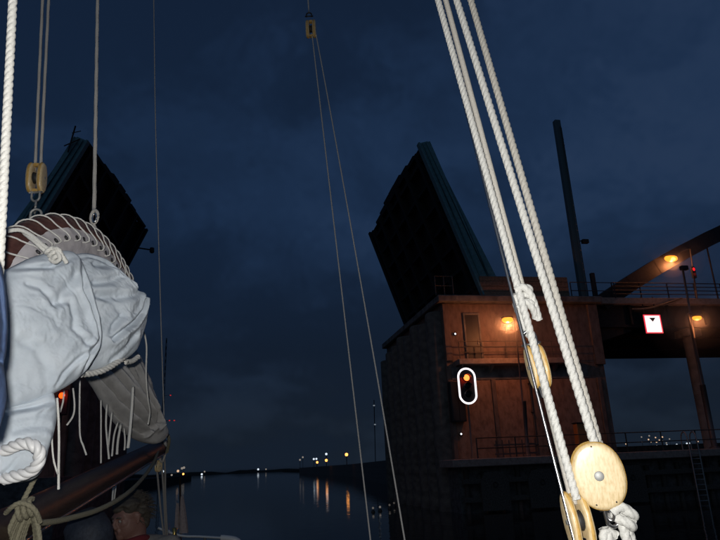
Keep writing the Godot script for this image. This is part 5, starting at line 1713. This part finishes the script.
# ------------------------------------------------------------------ people
func build_people() -> void:
	# helmsman in a pale coat with a red scarf, seated, looking to the left
	var hc := Vector3(-0.717, 2.535, -4.717)                      # middle of the head
	var look := Vector3(-0.70, -0.22, 0.68).normalized()
	var side := look.cross(Vector3.UP).normalized()
	var upv := side.cross(look).normalized()
	var seat := Vector3(hc.x + 0.10, 1.80, hc.z - 0.02)
	var t := thing("person", "seated person in a pale coat and red scarf looking to the left", "person", Vector3(seat.x, 1.25, seat.z))
	var hp := func(f: float, s: float, u: float) -> Vector3: return hc + look * f + side * s + upv * u
	var st := new_st()
	var neck := hc + Vector3(0.06, -0.105, -0.02)
	var chest := Vector3(seat.x + 0.02, neck.y - 0.20, seat.z - 0.01)
	var body := [
		[hc + upv * 0.03 - look * 0.015, hc + upv * 0.03 - look * 0.045, 0.088, 0.084],
		[hp.call(0.035, 0, -0.03), hp.call(0.045, 0, -0.085), 0.066, 0.042],
		[hp.call(0.02, 0.03, -0.06), hp.call(0.02, -0.03, -0.06), 0.050, 0.050],
		[neck + Vector3(0, 0.09, 0), neck - Vector3(0, 0.06, 0), 0.056, 0.064],
		[neck - Vector3(0, 0.10, 0), chest, 0.09, 0.14], [chest, seat + Vector3(0, 0.02, 0), 0.14, 0.15]]
	var sh := [chest + Vector3(0.05, 0.10, 0) + side * 0.17, chest + Vector3(0.05, 0.10, 0) - side * 0.17]
	var el := []
	var ha := []
	for k in 2:
		var sg := 1.0 if k == 0 else -1.0
		el.append(sh[k] + side * 0.06 * sg + Vector3(0, -0.26, 0) + look * 0.06)
		ha.append(el[k] + look * 0.22 - side * 0.05 * sg + Vector3(0, -0.04, 0))
		body.append([sh[k], el[k], 0.05, 0.042]); body.append([el[k], ha[k], 0.04, 0.028])
		var kn: Vector3 = seat + side * 0.12 * sg + look * Vector3(1, 0, 1) * 0.44 + Vector3(0, 0.03, 0)
		body.append([seat + side * 0.10 * sg, kn, 0.08, 0.058]); body.append([kn, Vector3(kn.x - 0.02, 1.33, kn.z), 0.055, 0.04])
		body.append([Vector3(kn.x - 0.02, 1.30, kn.z), Vector3(kn.x - 0.14, 1.29, kn.z + 0.1), 0.04, 0.032])
	blob_mesh(st, body, 0.016, 0.035)
	# the head again on a fine grid: brow, nose, lips, chin, cheeks, ears
	var head := [
		[hc + upv * 0.035 - look * 0.010, hc + upv * 0.035 - look * 0.045, 0.090, 0.086],
		[hp.call(0.035, 0, -0.02), hp.call(0.052, 0, -0.088), 0.066, 0.034],
		[hp.call(0.078, 0.036, 0.022), hp.call(0.078, -0.036, 0.022), 0.017, 0.017],
		[hp.call(0.094, 0, 0.012), hp.call(0.118, 0, -0.028), 0.010, 0.015],
		[hp.call(0.104, 0.012, -0.034), hp.call(0.104, -0.012, -0.034), 0.009, 0.009],
		[hp.call(0.056, 0.036, -0.020), hp.call(0.040, 0.048, -0.035), 0.027, 0.024],
		[hp.call(0.056, -0.036, -0.020), hp.call(0.040, -0.048, -0.035), 0.027, 0.024],
		[hp.call(0.090, 0.018, -0.058), hp.call(0.090, -0.018, -0.058), 0.009, 0.009],
		[hp.call(0.087, 0.016, -0.071), hp.call(0.087, -0.016, -0.071), 0.009, 0.009],
		[hp.call(0.078, 0.0, -0.098), hp.call(0.07, 0.0, -0.1), 0.022, 0.022],
		[hp.call(-0.02, 0.088, 0.012), hp.call(-0.01, 0.086, -0.03), 0.017, 0.011],
		[hp.call(-0.02, -0.088, 0.012), hp.call(-0.01, -0.086, -0.03), 0.017, 0.011],
		[hp.call(-0.03, 0, -0.03), neck - Vector3(0, 0.03, 0), 0.062, 0.060]]
	blob_mesh(st, head, 0.005, 0.020, [[hp.call(0.099, 0.033, 0.003), 0.017], [hp.call(0.099, -0.033, 0.003), 0.017], [hp.call(0.104, 0.0, -0.0645), 0.006]])
	# hands: palm, four unequal curled fingers and a thumb
	for k in 2:
		var sg := 1.0 if k == 0 else -1.0
		var wrist: Vector3 = ha[k]
		var fw := (ha[k] - el[k] as Vector3).normalized()
		var ac := side * sg
		var dn := fw.cross(ac).normalized()
		if dn.y > 0.0: dn = -dn
		var bones := [[wrist, wrist + fw * 0.075, 0.027, 0.031], [wrist + fw * 0.07 + ac * 0.025, wrist + fw * 0.07 - ac * 0.025, 0.017, 0.017]]
		for q in 4:
			var ln: float = [0.066, 0.078, 0.074, 0.058][q]
			var r0 := wrist + fw * 0.088 + ac * (-0.030 + 0.020 * q)
			var r1 := r0 + fw * ln * 0.5 + dn * ln * 0.12
			var r2 := r1 + fw * ln * 0.18 + dn * ln * 0.42
			bones.append([r0, r1, 0.0095, 0.009]); bones.append([r1, r2, 0.009, 0.008])
		var t0 := wrist + fw * 0.03 - ac * 0.028
		bones.append([t0, t0 + fw * 0.03 - ac * 0.028, 0.012, 0.011]); bones.append([t0 + fw * 0.03 - ac * 0.028, t0 + fw * 0.058 - ac * 0.026 + dn * 0.012, 0.010, 0.009])
		blob_mesh(st, bones, 0.0055, 0.007)
	obj("body", st, M.skin, t)
	for s: float in [-1.0, 1.0]:
		st = new_st()
		ball(st, hp.call(0.083, 0.033 * s, 0.004), Vector3(0.0115, 0.0115, 0.0115), 12)
		var eye := obj("eye", st, mat(lin(0.28, 0.26, 0.24), 0.25), t)
		st = new_st()
		ball(st, hp.call(0.0925, 0.033 * s, 0.004), Vector3(0.0045, 0.0045, 0.0045), 10)
		obj("pupil", st, M.black, eye)
		st = new_st()
		tube(st, curve([hp.call(0.098, 0.016 * s, 0.024), hp.call(0.097, 0.034 * s, 0.030), hp.call(0.082, 0.052 * s, 0.024)], 0.006), 0.004, 6)
		obj("eyebrow", st, M.hair, t)
	# bushy hair swept back
	st = new_st()
	blob_mesh(st, [
		[hp.call(0.035, 0, 0.098), hp.call(-0.075, 0, 0.080), 0.058, 0.078], [hp.call(0.0, 0.05, 0.085), hp.call(0.0, -0.05, 0.085), 0.055, 0.055],
		[hp.call(0.03, 0.045, 0.075), hp.call(-0.06, 0.065, 0.03), 0.040, 0.052],
		[hp.call(0.03, -0.045, 0.075), hp.call(-0.06, -0.065, 0.03), 0.040, 0.052],
		[hp.call(-0.09, 0, 0.05), hp.call(-0.105, 0.0, -0.06), 0.064, 0.046],
		[hp.call(-0.075, 0.05, 0.0), hp.call(-0.08, 0.045, -0.07), 0.045, 0.035],
		[hp.call(-0.075, -0.05, 0.0), hp.call(-0.08, -0.045, -0.07), 0.045, 0.035]], 0.0065, 0.02, [], 0.018)
	var rng := RandomNumberGenerator.new(); rng.seed = 8
	for i in 260:
		var a := rng.randf_range(-1.9, 1.9)
		var e := rng.randf_range(-0.5, 1.45)
		var d := (-look * cos(a) * cos(e) + side * sin(a) * cos(e) + upv * sin(e)).normalized()
		var p := hc + upv * 0.03 - look * 0.04 + d * 0.115
		var fl := (-look * 0.6 - upv * rng.randf_range(0.1, 0.9) + d * 0.5 + side * rng.randf_range(-0.5, 0.5)).normalized()
		tube(st, curve([p, p + (d * 0.5 + fl) * 0.02, p + fl * rng.randf_range(0.035, 0.06)], 0.012), 0.0026, 4, 0.0008)
	obj("hair", st, M.hair, t)
	# coat
	st = new_st()
	var coat := [[neck - Vector3(0, 0.12, 0) + Vector3(0.03, 0, 0), chest, 0.10, 0.175], [chest, seat + Vector3(0, -0.02, 0), 0.175, 0.20],
		[sh[0], sh[1], 0.085, 0.085]]
	for k in 2:
		coat.append([sh[k], el[k], 0.078, 0.066]); coat.append([el[k], (ha[k] as Vector3).lerp(el[k], 0.1), 0.064, 0.050])
	blob_mesh(st, coat, 0.015, 0.04, [], 0.010)
	obj("coat", st, M.coat, t)
	# trousers and boots
	st = new_st()
	var legs := []
	var boots := []
	for k in 2:
		var sg := 1.0 if k == 0 else -1.0
		var kn: Vector3 = seat + side * 0.12 * sg + look * Vector3(1, 0, 1) * 0.44 + Vector3(0, 0.03, 0)
		legs.append([seat + side * 0.10 * sg, kn, 0.105, 0.078]); legs.append([kn, Vector3(kn.x - 0.02, 1.40, kn.z), 0.076, 0.062])
		boots.append([Vector3(kn.x - 0.02, 1.42, kn.z), Vector3(kn.x - 0.02, 1.31, kn.z), 0.062, 0.055]); boots.append([Vector3(kn.x - 0.02, 1.30, kn.z), Vector3(kn.x - 0.17, 1.295, kn.z + 0.12), 0.05, 0.042])
	blob_mesh(st, legs, 0.016, 0.03)
	obj("trousers", st, M.trousers, t)
	st = new_st()
	blob_mesh(st, boots, 0.014, 0.02)
	obj("boots", st, M.black, t)
	# scarf: turns round the neck with an end down the chest
	st = new_st()
	for k in 2:
		var pts := []
		for i in 25:
			var a := TAU * i / 24.0
			pts.append(neck + Vector3(cos(a) * 0.082, -0.035 - 0.038 * k + 0.012 * sin(a * 2.0 + k), sin(a) * 0.086) + look * 0.015)
		tube(st, curve(pts, 0.012), 0.027, 12)
	tube(st, curve([neck + look * 0.09 + Vector3(0, -0.05, 0), neck + look * 0.12 + side * 0.03 + Vector3(0, -0.12, 0), neck + look * 0.17 + side * 0.04 + Vector3(0, -0.28, 0)], 0.015), 0.028, 12)
	obj("scarf", st, M.scarf, t)

	# second person in a dark hooded jacket, back to the camera
	var h2 := Vector3(-0.697, 2.554, -3.370)
	var s2 := Vector3(h2.x - 0.02, 1.75, h2.z - 0.12)
	var p2 := thing("person", "person in a dark navy hood bending forward under the boom", "person", Vector3(s2.x, 1.25, s2.z))
	var l2 := Vector3(-0.55, 0, -0.83).normalized()
	var r2 := l2.cross(Vector3.UP).normalized()
	var c2 := Vector3(h2.x + 0.02, 2.12, h2.z + 0.03)
	st = new_st()
	var bd := [[h2 + Vector3(0, 0.01, 0), h2 - l2 * 0.03, 0.088, 0.084], [h2 + l2 * 0.05 - Vector3(0, 0.05, 0), h2 + l2 * 0.05 - Vector3(0, 0.08, 0), 0.055, 0.04],
		[h2 - Vector3(0, 0.06, 0), c2 + Vector3(0, 0.1, 0), 0.055, 0.07], [c2, s2, 0.14, 0.15]]
	var jk := [[c2 + Vector3(0, 0.10, 0), c2, 0.12, 0.18], [c2, s2, 0.18, 0.20], [c2 + r2 * 0.18 + Vector3(0, 0.08, 0), c2 - r2 * 0.18 + Vector3(0, 0.08, 0), 0.09, 0.09]]
	var tr := []
	var bt := []
	for k in 2:
		var sg := 1.0 if k == 0 else -1.0
		var sh2 := c2 + r2 * 0.19 * sg + Vector3(0, 0.08, 0)
		var e2 := sh2 + Vector3(0, -0.25, 0) + l2 * 0.1 + r2 * 0.04 * sg
		var w2 := e2 + l2 * 0.22 - r2 * 0.08 * sg
		bd.append([sh2, e2, 0.05, 0.042]); bd.append([e2, w2, 0.04, 0.03]); bd.append([w2, w2 + l2 * 0.09, 0.03, 0.024])
		jk.append([sh2, e2, 0.08, 0.07]); jk.append([e2, w2, 0.066, 0.052])
		var k2 := s2 + l2 * 0.42 + r2 * 0.12 * sg + Vector3(0, 0.02, 0)
		var f2 := Vector3(k2.x, 1.31, k2.z)
		bd.append([s2, k2, 0.08, 0.06]); bd.append([k2, f2, 0.055, 0.04])
		tr.append([s2 + r2 * 0.1 * sg, k2, 0.10, 0.078]); tr.append([k2, f2 + Vector3(0, 0.08, 0), 0.076, 0.062])
		bt.append([f2 + Vector3(0, 0.08, 0), f2, 0.06, 0.05]); bt.append([f2, f2 + l2 * 0.16, 0.05, 0.042])
	blob_mesh(st, bd, 0.016, 0.035)
	obj("body", st, M.skin, p2)
	st = new_st()
	blob_mesh(st, jk, 0.015, 0.04, [], 0.012)
	obj("jacket", st, M.navy, p2)
	st = new_st()
	blob_mesh(st, [[h2 + Vector3(0, 0.012, 0) - l2 * 0.02, h2 - l2 * 0.055, 0.102, 0.096], [h2 - l2 * 0.05 - Vector3(0, 0.05, 0), c2 + Vector3(0, 0.12, 0) - l2 * 0.05, 0.09, 0.12]], 0.012, 0.04, [[h2 + l2 * 0.10, 0.075]], 0.010)
	obj("hood", st, M.navy, p2)
	st = new_st()
	blob_mesh(st, tr, 0.016, 0.03)
	obj("trousers", st, M.trousers, p2)
	st = new_st()
	blob_mesh(st, bt, 0.014, 0.02)
	obj("boots", st, M.black, p2)
